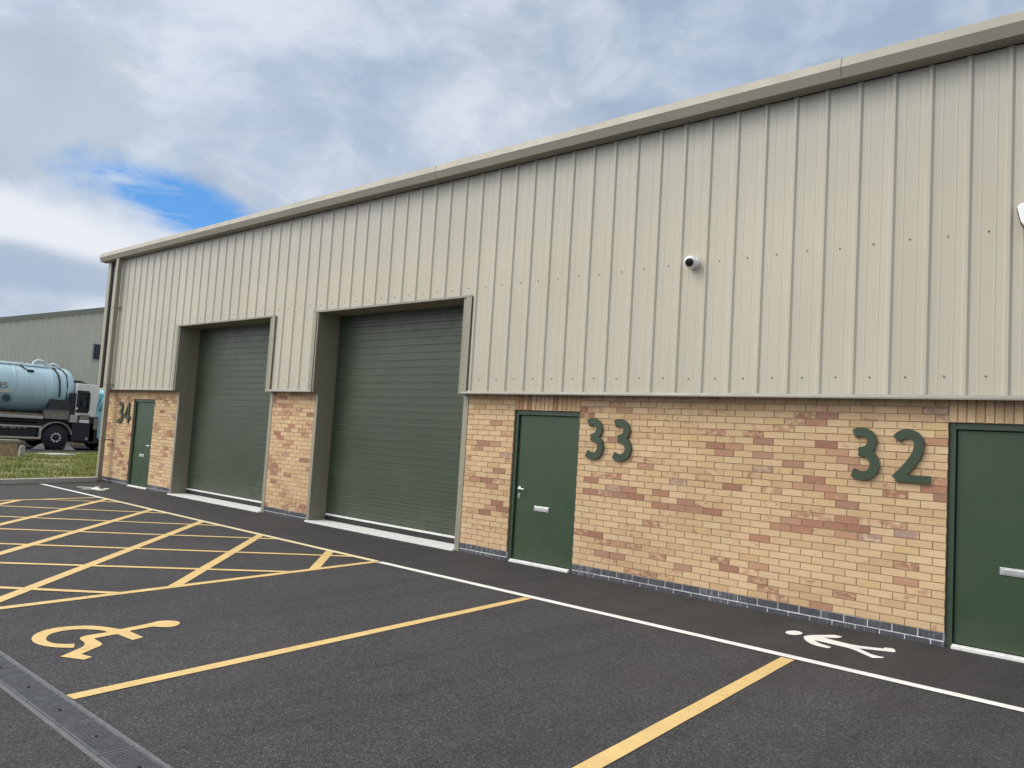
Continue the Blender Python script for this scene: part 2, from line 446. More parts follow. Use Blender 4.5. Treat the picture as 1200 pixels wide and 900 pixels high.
turf_poly = [kp(-7) + KN * .155, kp(1.95) + KN * .155, Vector((-15.42, .3)), Vector((-15.42, 16)), Vector((-34, 16)) , Vector((-28.1, 5.1)), Vector((-25.8, .9)), Vector((-21.5, -7))]
turf_poly[4] = Vector((-29.6, 16)); turf_poly[5] = Vector((-28.3, 5.1))
tb = MB(); poly_sheet(tb, turf_poly, .085)
tag(tb.build('turf_soil', M['soil']), kind='structure')
def in_poly(x, y, P):
    c = False; j = len(P) - 1
    for i in range(len(P)):
        if (P[i][1] > y) != (P[j][1] > y) and x < (P[j][0] - P[i][0]) * (y - P[i][1]) / (P[j][1] - P[i][1]) + P[i][0]: c = not c
        j = i
    return c
gr = MB(); rg = random.Random(3); cnt = 0
while cnt < 42000:
    x, y = rg.uniform(-29, -13.5), rg.uniform(-6, 8)
    if not in_poly(x, y, turf_poly): continue
    cl = mnoise.noise(Vector((x * .8, y * .8, 3)))
    if rg.random() > .75 + cl: continue
    cnt += 1
    h = rg.uniform(.02, .05) * (1.25 + cl * 1.0); w = rg.uniform(.008, .02); a = rg.uniform(0, 6.28)
    dx, dy = math.cos(a) * w, math.sin(a) * w; lx, ly = rg.uniform(-.03, .03), rg.uniform(-.03, .03)
    gr.add([(x - dx, y - dy, .08), (x + dx, y + dy, .08), (x + lx, y + ly, .085 + h)], [(0, 1, 2)])
tag(gr.build('grass', M['grass'], normals=False), 'patchy mown grass verge behind the kerb', 'grass', kind='stuff')

# ================================================================== ROAD MARKINGS
w = MB(); strip(w, (-13.95, -1.655), (-10.60, -1.655), .095, .0065)
tag(w.build('walkway_line', M['white_line']), 'short far end of the white footway line near the kerb', 'road marking')
w = MB()
strip(w, (-2.05, -1.655), (9.5, -1.62), .105, .0065)
tag(w.build('walkway_line', M['white_line']), 'long thin white line running parallel to the building along the footway', 'road marking')

Q = [(-10.72, -1.655), (-2.10, -1.655), (-1.72, -6.25), (-10.05, -6.25)]
def clip(p, d):
    """clip the infinite line p+t*d to the convex quad Q"""
    t0, t1 = -50, 50
    for i in range(4):
        a = Vector(Q[i]); e = Vector(Q[(i + 1) % 4]) - a; n = Vector((e.y, -e.x))
        c = sum((Vector(q) for q in Q), Vector((0, 0))) / 4
        if n.dot(c - a) < 0: n = -n
        dn = n.dot(d); pn = n.dot(a - p)
        if abs(dn) < 1e-6: continue
        tt = pn / dn
        if dn > 0: t0 = max(t0, tt)
        else: t1 = min(t1, tt)
    return p + d * t0, p + d * t1
hb = MB()
for i in range(4):
    a, b_ = Vector(Q[i]), Vector(Q[(i + 1) % 4]); hb.cur = 1 if i == 0 else 0; strip(hb, a, b_, .10, .0070 if i == 0 else .004 + .0006 * (i % 2))
hb.cur = 0
A = [((-7.115, -4.436), (-10.307, -1.708)), ((-4.556, -5.167), (-8.35, -1.724)), ((-2.082, -5.875), (-6.464, -1.769)), ((-1.9, -4.4), (-4.809, -1.657)), ((-2.081, -2.61), (-3.126, -1.611)), ((-9.848, -3.654), (-10.51, -3.135))]
Bl = [((-2.602, -5.726), (-1.833, -4.966)), ((-3.933, -5.346), (-2.041, -3.044)), ((-5.306, -4.953), (-2.518, -1.621)), ((-6.662, -4.565), (-4.312, -1.652)), ((-8.084, -4.159), (-6.231, -1.976)), ((-9.576, -3.732), (-7.838, -1.716)), ((-10.45, -2.64), (-9.815, -1.779))]
for k, L in enumerate((A, Bl)):
    for p, q in L:
        p, q = Vector(p), Vector(q); d = (q - p).normalized()
        a, b_ = clip(p, d); strip(hb, a, b_, .115 if k == 0 else .09, .0052 + .0006 * k)
M['cream_line'] = mat_paint('pale_yellow_line_paint', (.74, .64, .40), .5)
tag(hb.build('hatched_box', [M['yellow'], M['cream_line']]), 'yellow criss-cross hatched keep-clear box in front of the two roller doors', 'road marking')

bl = MB(); strip(bl, (.795, -6.34), (.462, -1.71), .10, .004)
tag(bl.build('bay_line', M['yellow']), 'yellow bay line that starts at the drain beside the wheelchair symbol', 'road marking', 'yellow parking bay lines')
bl = MB(); strip(bl, (3.49, -6.34), (3.255, -1.71), .11, .004)
tag(bl.build('bay_line', M['yellow']), 'yellow bay line meeting the white line beside the walking figure, closest to the viewer', 'road marking', 'yellow parking bay lines')

WHEEL = [(-0.325, -5.905), (-0.229, -5.948), (-0.305, -6.046), (-0.447, -6.11), (-0.609, -6.104), (-0.75, -6.033), (-0.837, -5.93), (-0.862, -5.823), (-0.836, -5.707), (-0.771, -5.604), (-0.666, -5.54), (-0.554, -5.491), (-0.578, -5.36), (-0.621, -5.203), (-0.645, -5.153), (-0.624, -5.085), (-0.569, -5.032), (-0.503, -5.031), (-0.428, -5.088), (-0.405, -5.163), (-0.445, -5.22), (-0.497, -5.26), (-0.468, -5.461), (-0.229, -5.455), (-0.202, -5.549), (-0.427, -5.567), (-0.399, -5.748), (-0.235, -5.751), (-0.179, -5.781), (-0.045, -5.966), (0.063, -5.936), (0.099, -6.0), (-0.064, -6.094), (-0.087, -6.061), (-0.252, -5.847), (-0.457, -5.83), (-0.508, -5.778), (-0.518, -5.599), (-0.58, -5.604), (-0.664, -5.657), (-0.731, -5.746), (-0.741, -5.843), (-0.7, -5.938), (-0.604, -6.005), (-0.504, -6.03), (-0.411, -6.01), (-0.357, -5.956)]
def soften(P, n=2, lim=58):
    for _ in range(n):
        out = []
        for i in range(len(P)):
            a, b_, c_ = Vector(P[i - 1]), Vector(P[i]), Vector(P[(i + 1) % len(P)])
            ang = math.degrees((b_ - a).angle(c_ - b_))
            k = .25 if ang < lim else .06
            m_ = min((b_ - a).length, (c_ - b_).length)
            out.append(tuple(b_ + (a - b_).normalized() * m_ * k)); out.append(tuple(b_ + (c_ - b_).normalized() * m_ * k))
        P = out
    return P
ws = MB(); poly_sheet(ws, soften(WHEEL), .004)
tag(ws.build('wheelchair_symbol', M['yellow']), 'yellow wheelchair user symbol painted in the parking bay', 'road marking')
PED = [(3.051, -0.814), (3.048, -0.738), (3.081, -0.651), (3.218, -0.457), (3.253, -0.461), (3.295, -0.469), (3.28, -0.571), (3.183, -0.66), (3.351, -0.702), (3.486, -0.713), (3.692, -0.61), (3.69, -0.553), (3.749, -0.52), (3.795, -0.597), (3.8, -0.665), (3.718, -0.703), (3.541, -0.805), (3.695, -0.936), (3.794, -0.933), (3.785, -0.978), (3.729, -1.053), (3.499, -0.874), (3.367, -0.865), (3.21, -0.849), (3.159, -0.843), (3.239, -0.933), (3.362, -0.975), (3.356, -1.053), (3.223, -1.047), (3.119, -0.945)]
PEDH = [(2.99, -0.671), (2.998, -0.709), (2.996, -0.751), (2.984, -0.788), (2.964, -0.817), (2.939, -0.832), (2.912, -0.831), (2.888, -0.815), (2.87, -0.785), (2.861, -0.747), (2.863, -0.705), (2.875, -0.667), (2.895, -0.638), (2.921, -0.622), (2.948, -0.623), (2.972, -0.64)]
for k in range(2):
    pm = MB()
    # the far figure walks the same way along the footway
    f = (lambda p: p) if k == 0 else (lambda p: (-12.72 - (p[0] - 3.33) * 1.0, -.98 - (p[1] + .77) * 1.0))
    poly_sheet(pm, [f(p) for p in soften(PED, 1)], .004); poly_sheet(pm, [f(p) for p in PEDH], .004)
    tag(pm.build('walking_figure_symbol', M['white_line']),
        ['white walking person symbol on the footway below the number 32', 'white walking person symbol at the foot of the downpipe near the number 34'][k], 'road marking', 'white walking figures on the footway')

# ================================================================== DRAIN CHANNEL
dr = empty('drainage_channel', (0, -6.462, 0))
tag(dr, 'long dark slotted drainage channel set in the tarmac beside the bays', 'drain')
for y0, y1 in ((-6.578, -6.552), (-6.372, -6.346)):
    e_ = MB(); e_.box(-12, 8, y0 + 6.462, y1 + 6.462, -.05, .0055); e_.build('channel_edge', M['chan'], dr)
first = None
for i in range(40):
    x = -12 + .5 * i + .24 - .0
    if first is None:
        gm = MB()
        gm.box(.004, .496, -.0895, -.076, -.012, .010); gm.box(.004, .496, .076, .0895, -.012, .010)
        gm.box(.004, .016, -.076, .076, -.012, .0098); gm.box(.484, .496, -.076, .076, -.012, .0098)
        xx = .017
        while xx < .482:
            gm.box(xx, xx + .0098, -.076, .076, -.012, .0088)
            xx += .0170
        gm.box(.2375, .2625, -.02, .02, -.012, .0094)
        gm.box(.010, .490, -.085, .085, -.011, -.010, 1)
        gm.lathe([(.0098, .011), (.0125, .010), (.0125, .004), (.011, .003)], 'z', (.25, 0, 0), 12, 1)
        first = gm.build('grate', [M['grate'], M['gap']], dr); first.location = (x, 0, 0); src = first
    else:
        o = src.copy(); COL.objects.link(o); o.parent = dr; o.location = (x, 0, 0)

# ================================================================== THE BUILDING
B = empty('industrial_unit', (-15, 0, 0))
tag(B, 'long low industrial unit with beige ribbed steel cladding above buff brickwork', 'building')
OFF = Vector((15, 0, 0))
def part(mb, name, mats, parent=B, **kw):
    if parent is B: mb.v = [(v[0] + 15, v[1], v[2]) for v in mb.v]
    return mb.build(name, mats, parent, **kw)

DPC = .13; ROWH = .075
REDS = [(0.39, 26, 'r'), (0.4, 27, 'b'), (-0.15, 26, 'r'), (0.05, 26, 'b'), (-0.07, 25, 'b'), (0.32, 21, 'r'), (1.66, 23, 'b'), (1.68, 21, 'r'), (1.87, 21, 'r'), (1.77, 20, 'r'), (2.23, 22, 'r'), (2.21, 20, 'r'), (2.11, 23, 'b'), (0.66, 18, 'b'), (0.77, 17, 'r'), (2.3, 18, 'r'), (0.05, 15, 'b'), (0.32, 15, 'b'), (-0.02, 14, 'r'), (1.2, 15, 'p'), (1.89, 15, 'r'), (0.55, 13, 'r'), (0.32, 13, 'p'), (-0.03, 12, 'r'), (0.18, 12, 'b'), (0.44, 12, 'r'), (0.61, 12, 'r'), (1.0, 13, 'r'), (1.34, 12, 'r'), (0.99, 11, 'r'), (1.18, 11, 'r'), (1.33, 11, 'r'), (1.55, 11, 'r'), (1.7, 11, 'r'), (0.92, 8, 'b'), (-0.12, 5, 'r'), (-0.04, 5, 'b'), (0.15, 5, 'r'), (0.17, 4, 'b'), (0.49, 4, 'r'), (0.72, 4, 'b'), (0.19, 2, 'r'), (0.28, 2, 'r'), (0.46, 2, 'r'), (0.31, 1, 'b'), (1.0, 3, 'b'), (1.35, 2, 'r'), (2.25, 8, 'r'), (1.92, 3, 'r'), (2.23, 4, 'r'), (2.27, 2, 'b'), (0.65, 0, 'b'), (0.88, 0, 'b'), (1.76, 4, 'b'), (2.91, 26, 'r'), (2.79, 25, 'r'), (2.58, 25, 'b'), (2.72, 26, 'b'), (2.47, 24, 'b'), (3.98, 27, 'p'), (3.98, 26, 'b'), (2.93, 22, 'r'), (2.96, 21, 'r'), (3.14, 20, 'r'), (2.59, 19, 'r'), (3.28, 19, 'r'), (2.31, 18, 'p'), (2.79, 17, 'r'), (2.63, 16, 'r'), (2.86, 16, 'r'), (2.32, 15, 'b'), (3.02, 15, 'r'), (3.15, 14, 'r'), (3.96, 23, 'r'), (3.99, 18, 'b'), (3.95, 17, 'r'), (3.99, 16, 'r'), (3.62, 16, 'b'), (2.7, 12, 'b'), (2.93, 12, 'b'), (2.54, 11, 'r'), (2.79, 11, 'r'), (2.43, 10, 'r'), (2.69, 10, 'r'), (3.05, 11, 'r'), (3.12, 12, 'r'), (3.24, 11, 'r'), (3.15, 10, 'r'), (3.37, 10, 'p'), (3.72, 11, 'p'), (3.61, 12, 'b'), (3.71, 5, 'r'), (3.85, 4, 'o'), (3.15, 2, 'b'), (2.94, 0, 'r'), (2.48, 0, 'b'), (3.73, 7, 'b'), (2.36, 1, 'b'), (-1.68, 23, 'r'), (-2.17, 24, 'b'), (-1.48, 21, 'b'), (-1.88, 19, 'r'), (-1.68, 19, 'r'), (-2.13, 18, 'b'), (-2.19, 16, 'b'), (-1.43, 17, 'p'), (-1.6, 14, 'r'), (-1.42, 16, 'b'), (-2.1, 13, 'b'), (-1.64, 12, 'b'), (-2.09, 12, 'r'), (-1.91, 12, 'r'), (-1.76, 11, 'r'), (-1.55, 8, 'r'), (-1.78, 7, 'r'), (-1.61, 7, 'r'), (-1.44, 7, 'r'), (-1.75, 6, 'r'), (-1.46, 6, 'b')]
rb = random.Random(11)
def brick_wall(segs, soldiers, name='brick_wall'):
    """segs: (x0,x1,z0,z1) of one stretch; bricks set 8 mm proud of the mortar bed"""
    mb = MB()
    for (x0, x1, z0, z1) in segs:
        mb.box(x0 + .001, x1 - .001, .007, .22, z0, z1, 1)
        r0 = int(math.floor((z0 - DPC) / ROWH + 1e-4)); r1 = int(math.ceil((z1 - DPC) / ROWH - 1e-4))
        for r in range(r0, r1):
            bg_ = .0060 if r < 0 else .0042
            za = max(z0, DPC + r * ROWH); zb = min(z1, DPC + r * ROWH + (.063 if r == -2 else .0665))
            if zb - za < .01: continue
            off = .1125 if r % 2 == 0 else 0
            k = math.floor((x0 - off) / .225) - 1
            while off + k * .225 < x1:
                a = max(x0, off + k * .225 + bg_); b = min(x1, off + (k + 1) * .225 - bg_)
                if b - x0 > .02 and x1 - a > .02 and b > a + .02:
                    mid = off + (k + .5) * .225
                    rnd = rb.random()
                    if r < 0: tone = (0, rnd, 1)
                    else:
                        red = max(0, rb.uniform(-.5, .36))
                        typ = 0
                        known = -2.3 < mid < 4.1
                        for (rx, rr, c) in REDS:
                            if rr == r and abs(rx - mid) < .1125:
                                red = {'r': .88, 'b': .55, 'p': .75, 'o': .5}[c] + rb.uniform(-.06, .06)
                                if c == 'p': typ = .6; red *= .8
                        if not known:
                            cl = mnoise.noise(Vector((mid * 1.3, r * .21, 9.3))) + .5 * mnoise.noise(Vector((mid * 4, r * .9, 2)))
                            if rb.random() < .12 + max(0, cl) * 1.2: red = rb.choice((.5, .55, .6, .7, .85))
                            if rb.random() < .02: red, typ = .6, .6
                        tone = (red, rnd, typ)
                    mb.tone = tone
                    j = rb.uniform(-.0012, .0012); dz = rb.uniform(-.0012, .0012)
                    ya, yb = 0 + j, .02
                    mb.box(a, b, ya, yb, za + dz, zb + dz, 0)
                    mb.tone = None
                k += 1
    for (x0, x1, z0, z1) in soldiers:
        mb.box(x0 + .001, x1 - .001, .007, .22, z0, z1, 1)
        n = round((x1 - x0) / .075)
        for i in range(n):
            a = x0 + i * .075 + .005
            known = rb.random()
            mb.tone = (0.75 if (abs(x0 + 1.35) < .01 and i in (0, 1, 3, 9)) else (rb.uniform(.1, .35) if known < .4 else 0.02), rb.random(), 0)
            mb.box(a, a + .065, rb.uniform(-.001, .001), .02, z0 + .005, z1 - .005, 0)
            mb.tone = None
    return mb
WT = 2.33; DT = 2.08
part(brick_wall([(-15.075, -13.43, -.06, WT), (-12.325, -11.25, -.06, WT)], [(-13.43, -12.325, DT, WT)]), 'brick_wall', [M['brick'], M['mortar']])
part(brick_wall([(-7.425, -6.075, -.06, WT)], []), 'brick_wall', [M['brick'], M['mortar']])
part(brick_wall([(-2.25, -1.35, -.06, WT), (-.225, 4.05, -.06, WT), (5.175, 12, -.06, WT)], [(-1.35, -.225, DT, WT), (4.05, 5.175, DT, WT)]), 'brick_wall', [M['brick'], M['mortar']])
# gable wall, rear and inside
gw = MB()
gw.box(-15.075, -14.85, .23, 20, -.05, WT); gw.box(11.8, 12, .23, 20, -.05, 5.6); gw.box(-14.85, 11.8, 19.8, 20, -.05, 5.6)
part(gw, 'side_wall', M['bench_brick'])

# ---- cladding: trapezoidal ribs 1/3 m apart
RIB0 = -1.7757 - .03
def profile(x0, x1):
    pts = []
    k0 = math.floor((x0 - RIB0) * 3) - 1; k1 = math.ceil((x1 - RIB0) * 3) + 1
    raw = []
    for k in range(k0, k1 + 1):
        c = RIB0 + k / 3
        raw += [(c - .040, -.106), (c - .017, -.125), (c + .012, -.125), (c + .034, -.106)]
        for m_ in (.105, .228):
            raw += [(c + m_ - .009, -.104), (c + m_ - .004, -.1058), (c + m_ + .004, -.1058), (c + m_ + .009, -.104)]
    def yat(x):
        for (xa, ya), (xb, yb) in zip(raw, raw[1:]):
            if xa <= x <= xb: return ya + (yb - ya) * (x - xa) / (xb - xa) if xb > xa else ya
        return -.1
    return [(x0, yat(x0))] + [p for p in raw if x0 < p[0] < x1] + [(x1, yat(x1))]
cl = MB()
def sheet(x0, x1, z0, z1):
    pr = profile(x0, x1); n = len(pr)
    cl.add([(x, y, z0) for x, y in pr] + [(x, y, z1) for x, y in pr], [(i, i + 1, n + i + 1, n + i) for i in range(n - 1)])
    # back liner so that nothing shows through the ribs
    cl.quad((x0, -.06, z0), (x1, -.06, z0), (x1, -.06, z1), (x0, -.06, z1))
ZC, ZO = 2.325, 3.735
O1 = (-11.205, -7.465); O2 = (-6.03, -2.295)
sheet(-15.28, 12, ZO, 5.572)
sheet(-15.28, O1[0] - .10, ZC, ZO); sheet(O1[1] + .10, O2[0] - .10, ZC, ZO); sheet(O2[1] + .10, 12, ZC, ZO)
# fixing screws with washers
cl.cur = 1
def screws(z, x0, x1):
    for k in range(int((x0 - RIB0) * 3) - 1, int((x1 - RIB0) * 3) + 1):
        x = RIB0 + k / 3 + .1667 + rb.uniform(-.008, .008)
        if x0 < x < x1:
            zz = z + rb.uniform(-.008, .008)
            cl.lathe([(0, .0095), (-.003, .009), (-.0035, .006), (-.009, .0055)], 'y', (x, -.1045, zz), 8)
screws(3.852, -15.2, 12)
for a, b_ in ((-15.2, O1[0] - .1), (O1[1] + .1, O2[0] - .1), (O2[1] + .1, 12)): screws(2.50, a, b_)
M['screw'] = simple('screw_head', (.16, .15, .125), .5, metal=.4)
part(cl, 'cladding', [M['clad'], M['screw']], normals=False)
sc_ = MB(); sc_.box(-15.30, -15.12, .0, 20, ZC, 5.62)
part(sc_, 'side_cladding', M['clad'])
# corner flashing
cf = MB(); cf.box(-15.345, -15.17, -.142, -.05, ZC - .03, 5.60); cf.box(-15.345, -15.31, -.05, .15, ZC - .03, 5.60)
part(cf, 'corner_flashing', M['flash'], bevel=.004)
# drip flashing under the cladding
for a, b_ in ((-15.34, O1[0] + .0), (O1[1] - .0, O2[0] + .0), (O2[1] - .0, 12)):
    d = MB(); d.prism([(-.150, 2.285), (-.150, 2.300), (-.136, 2.3275), (-.02, 2.345), (-.02, 2.335), (-.140, 2.292)], 'x', a, b_)
    part(d, 'drip_flashing', M['drip'])
# gutter
gt = MB()
prof = [(-.12, 5.578), (-.268, 5.592), (-.312, 5.695), (-.283, 5.800), (-.262, 5.806), (-.258, 5.79), (-.275, 5.775), (-.298, 5.697), (-.260, 5.606), (-.12, 5.60)]
gt.prism(prof, 'x', -15.52, 12.2)
gt.prism([(-.12, 5.577), (-.2685, 5.591), (-.313, 5.695), (-.284, 5.801), (-.12, 5.80)], 'x', -15.535, -15.50)
gutter = part(gt, 'gutter', M['gutter'])
JN=[]
for xj in (-9.1, -3.0, 3.05, 9.2):
    gj = MB()
    q = [(-.12, 5.576), (-.2695, 5.590), (-.3145, 5.695), (-.285, 5.803), (-.262, 5.809)]
    inner = [(-.262, 5.805), (-.282, 5.799), (-.311, 5.695), (-.267, 5.593), (-.12, 5.579)]
    gj.prism(q + inner, 'x', xj - .005, xj + .005)
    gj.v = [(v[0] + 15, v[1], v[2]) for v in gj.v]; JN.append(gj)
M['seam'] = simple('gutter_seam', (.20, .19, .15), .6)
for gj in JN: gj.build('gutter_joint', M['seam'], gutter)
# roof
rf = MB()
rf.prism([(-.20, 5.74), (10, 6.80), (20.2, 5.74), (20.2, 5.66), (10, 6.72), (-.20, 5.66)], 'x', -15.45, 12.15)
rf.prism([(-.06, 5.60), (-.06, 5.68), (10, 6.74), (19.9, 5.68), (19.9, 5.60)], 'x', -15.29, -15.14)
part(rf, 'roof', M['roof'])
# closing sheet behind the cladding
ev = MB()
ev.box(-15.12, 12, .20, .22, WT, 5.62) if False else None
ev.box(-15.12, 12, -.055, -.02, ZO + .05, 5.64); 
for a, b_ in ((-15.12, -11.3), (-7.38, -6.12), (-2.2, 12)): ev.box(a, b_, -.055, -.02, 2.35, ZO + .05)
ev.box(-11.30, -7.38, .42, .46, -.02, ZO + .3); ev.box(-6.12, -2.2, .42, .46, -.02, ZO + .3)
part(ev, 'wall_lining', M['gap'])

# ---- roller doors with steel surrounds
def roller(o0, o1, b0, b1, label):
    su = MB()
    T = ZO - .022
    # front faces of the surround (cladding level)
    for xa, xb in ((o0 - .105, o0), (o1, o1 + .105)):
        su.box(xa, xb, -.142, -.128, 2.29, ZO + .002, 0)
    su.box(o0 - .106, o1 + .106, -.1445, -.13, ZO - .022, ZO + .012, 2)
    # small screws on the faces
    for xc in (o0 - .05, o1 + .05):
        for zc in (2.42, 2.85, 3.28, 3.62):
            su.lathe([(0, .008), (-.006, .007)], 'y', (xc, -.142, zc), 8, 1)
    # brick level: jamb faces
    su.box(b0 + .004, b0 + .085, -.006, .012, .0, 2.286, 0); su.box(b1 - .105, b1 - .004, -.006, .012, .0, 2.286, 0)
    s = part(su, 'door_surround', [M['flash'], M['screw'], M['drip']], bevel=.003)
    xi0, xi1 = b0 + .085, b1 - .105
    rv = MB()
    rv.box(b0 + .005, xi0 + .004, .012, .40, .0, 2.286); rv.box(o0 - .09, xi0 + .004, -.128, .40, 2.286, T)
    rv.box(xi1 - .004, b1 - .005, .012, .40, .0, 2.286); rv.box(xi1 - .004, o1 + .09, -.128, .40, 2.286, T)
    rv.box(o0 - .09, o1 + .09, -.13, .40, T, T + .02)
    rv.v = [(v[0] + 15, v[1], v[2]) for v in rv.v]
    rv.build('door_reveal', M['reveal'], s)
    # curtain
    P = .124; z = .14; pts = []
    while z < T - .001:
        z1 = min(z + P, T)
        h = z1 - z
        pts += [(.3485, z + .001), (.3455, z + .004), (.3445, z + .013), (.3445, z + h * .47), (.3455, z + h * .5), (.3445, z + h * .53), (.3445, z + h - .014), (.3425, z + h - .009), (.3425, z + h - .006), (.348, z + h - .002)]
        z = z1
    c = MB(); n = len(pts); xa, xb = xi0 + .014, xi1 - .014
    c.add([(xa, y, zz) for y, zz in pts] + [(xb, y, zz) for y, zz in pts], [(i, n + i, n + i + 1, i + 1) for i in range(n - 1)])
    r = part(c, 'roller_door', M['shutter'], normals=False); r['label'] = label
    def sub(mb, nm, m_, **k):
        mb.v = [(v[0] + 15, v[1], v[2]) for v in mb.v]; return mb.build(nm, m_, r, **k)
    br = MB(); br.box(xa, xb, .335, .352, .112, .144); sub(br, 'bottom_rail', M['sill'])
    sl = MB(); sl.box(xa, xb, .338, .360, .028, .113); sub(sl, 'rubber_seal', M['black'])
    th = MB(); th.box(xi0 - .03, xi1 + .03, -.07, .42, -.02, .024); part(th, 'door_threshold', M['sill'], bevel=.004)
roller(O2[0], O2[1], -6.075, -2.25, 'wide green ribbed roller door between the brick pier and the door of unit 33')
roller(O1[0], O1[1], -11.25, -7.425, 'green ribbed roller door nearest the far corner, beside the door of unit 34')

# ---- personnel doors
def pdoor(x0, x1, hinge_right, label, letter_off=.405):
    """x0..x1 structural opening"""
    Y0 = .030
    lf = MB(); lf.box(x0 + .066, x1 - .066, .062, .105, .042, DT - .070)
    d = part(lf, 'door', M['door'], bevel=.003); d['label'] = label
    def sub(mb, nm, m_, **k):
        mb.v = [(v[0] + 15, v[1], v[2]) for v in mb.v]; return mb.build(nm, m_, d, **k)
    fr = MB()
    fr.box(x0 + .003, x0 + .060, Y0, .13, .0, DT - .001); fr.box(x1 - .060, x1 - .003, Y0, .13, .0, DT - .001)
    fr.box(x0 + .060, x1 - .060, Y0, .13, DT - .062, DT - .001)
    fr.box(x0 + .03, x1 - .03, .108, .16, .0, DT - .02)
    sub(fr, 'door_frame', M['frame'], bevel=.003)
    st = MB(); st.box(x0 + .058, x1 - .058, -.012, .13, -.02, .022); st.box(x0 + .062, x1 - .062, .012, .05, .022, .036)
    sub(st, 'threshold', M['sill'])
    hx = x0 + .125 if hinge_right else x1 - .125
    sgn = 1 if hinge_right else -1
    h = MB()
    h.lathe([(0, .026), (-.008, .026), (-.010, .022)], 'y', (hx, .062, 1.0), 20)
    h.tube([(hx, .055, 1.0), (hx, .012, 1.0), (hx + sgn * .012, .004, 1.0), (hx + sgn * .125, .004, .998)], .0095, 10)
    sub(h, 'handle', M['chrome'], smooth=True)
    k = MB(); k.box(hx - .017, hx + .017, .054, .062, .868, .935); k.box(hx - .008, hx + .008, .040, .054, .885, .91)
    sub(k, 'lock', M['chrome'])
    lx = x0 + letter_off
    lp = MB(); lp.box(lx, lx + .255, .052, .062, .722, .790); lp.box(lx + .012, lx + .243, .046, .053, .735, .778)
    sub(lp, 'letter_plate', M['alu'], bevel=.003)
    for hz in ():
        hb_ = MB(); xh = x1 - .063 if hinge_right else x0 + .063
        hb_.tube([(xh, .052, hz - .05), (xh, .052, hz + .05)], .008, 8); sub(hb_, 'hinge', M['frame'])
    return d
pdoor(-1.35, -.225, True, 'plain dark green steel door beside the number 33')
pdoor(4.05, 5.175, False, 'plain dark green steel door beside the number 32', .425)
pdoor(-13.43, -12.325, False, 'narrow dark green steel door beside the number 34', .42)

# ---- downpipe at the far corner
dp = MB(); DX0, DX1, DY0, DY1 = -14.595, -14.475, -.255, -.15
dp.box(DX0, DX1, DY0, DY1, .02, 5.60)
down = part(dp, 'downpipe', M['flash'], bevel=.012)
ds = MB(); ds.box(-15.168, -15.06, -.136, -.12, ZC, 5.60); part(ds, 'corner_shadow_strip', M['gap'])  # thin dark strip standing in for the shadow between flashing and cladding
for zc in (4.35, 2.42, 1.05):
    bk = MB(); bk.box(DX0 - .012, DX1 + .012, DY0 - .006, DY1 + .02, zc - .02, zc + .02)
    bk.box(DX1 + .012, DX1 + .10, -.16, -.135 if zc > 2.3 else .0, zc - .018, zc + .018)
    bk.v = [(v[0] + 15, v[1], v[2]) for v in bk.v]; bk.build('pipe_bracket', M['flash'], down)

# ================================================================== NUMBERS
def catmull(P, n=8):
    P = [Vector(p) for p in P]; out = []
    Q_ = [P[0] * 2 - P[1]] + P + [P[-1] * 2 - P[-2]]
    for i in range(1, len(Q_) - 2):
        for k in range(n):
            t = k / n; a, b, c, d = Q_[i - 1:i + 3]
            out.append(.5 * ((2 * b) + (c - a) * t + (2 * a - 5 * b + 4 * c - d) * t * t + (3 * b - a - 3 * c + d) * t ** 3))
    out.append(P[-1]); return out
def ribbon(mb, pts, w, y0, y1):
    L = []; Rr = []
    for i, p in enumerate(pts):
        t = (pts[min(i + 1, len(pts) - 1)] - pts[max(i - 1, 0)]).normalized(); n = Vector((-t.y, t.x)) * (w / 2)
        L.append(p + n); Rr.append(p - n)
    n = len(pts)
    vs = [(p.x, y0, p.y) for p in L] + [(p.x, y0, p.y) for p in Rr] + [(p.x, y1, p.y) for p in L] + [(p.x, y1, p.y) for p in Rr]
    fs = []
    for i in range(n - 1):
        fs += [(i, i + 1, n + i + 1, n + i), (2 * n + i, 3 * n + i, 3 * n + i + 1, 2 * n + i + 1), (i, 2 * n + i, 2 * n + i + 1, i + 1), (n + i, n + i + 1, 3 * n + i + 1, 3 * n + i)]
    fs += [(0, n, 3 * n, 2 * n), (n - 1, 3 * n - 1, 4 * n - 1, 2 * n - 1)]
    mb.add(vs, fs)
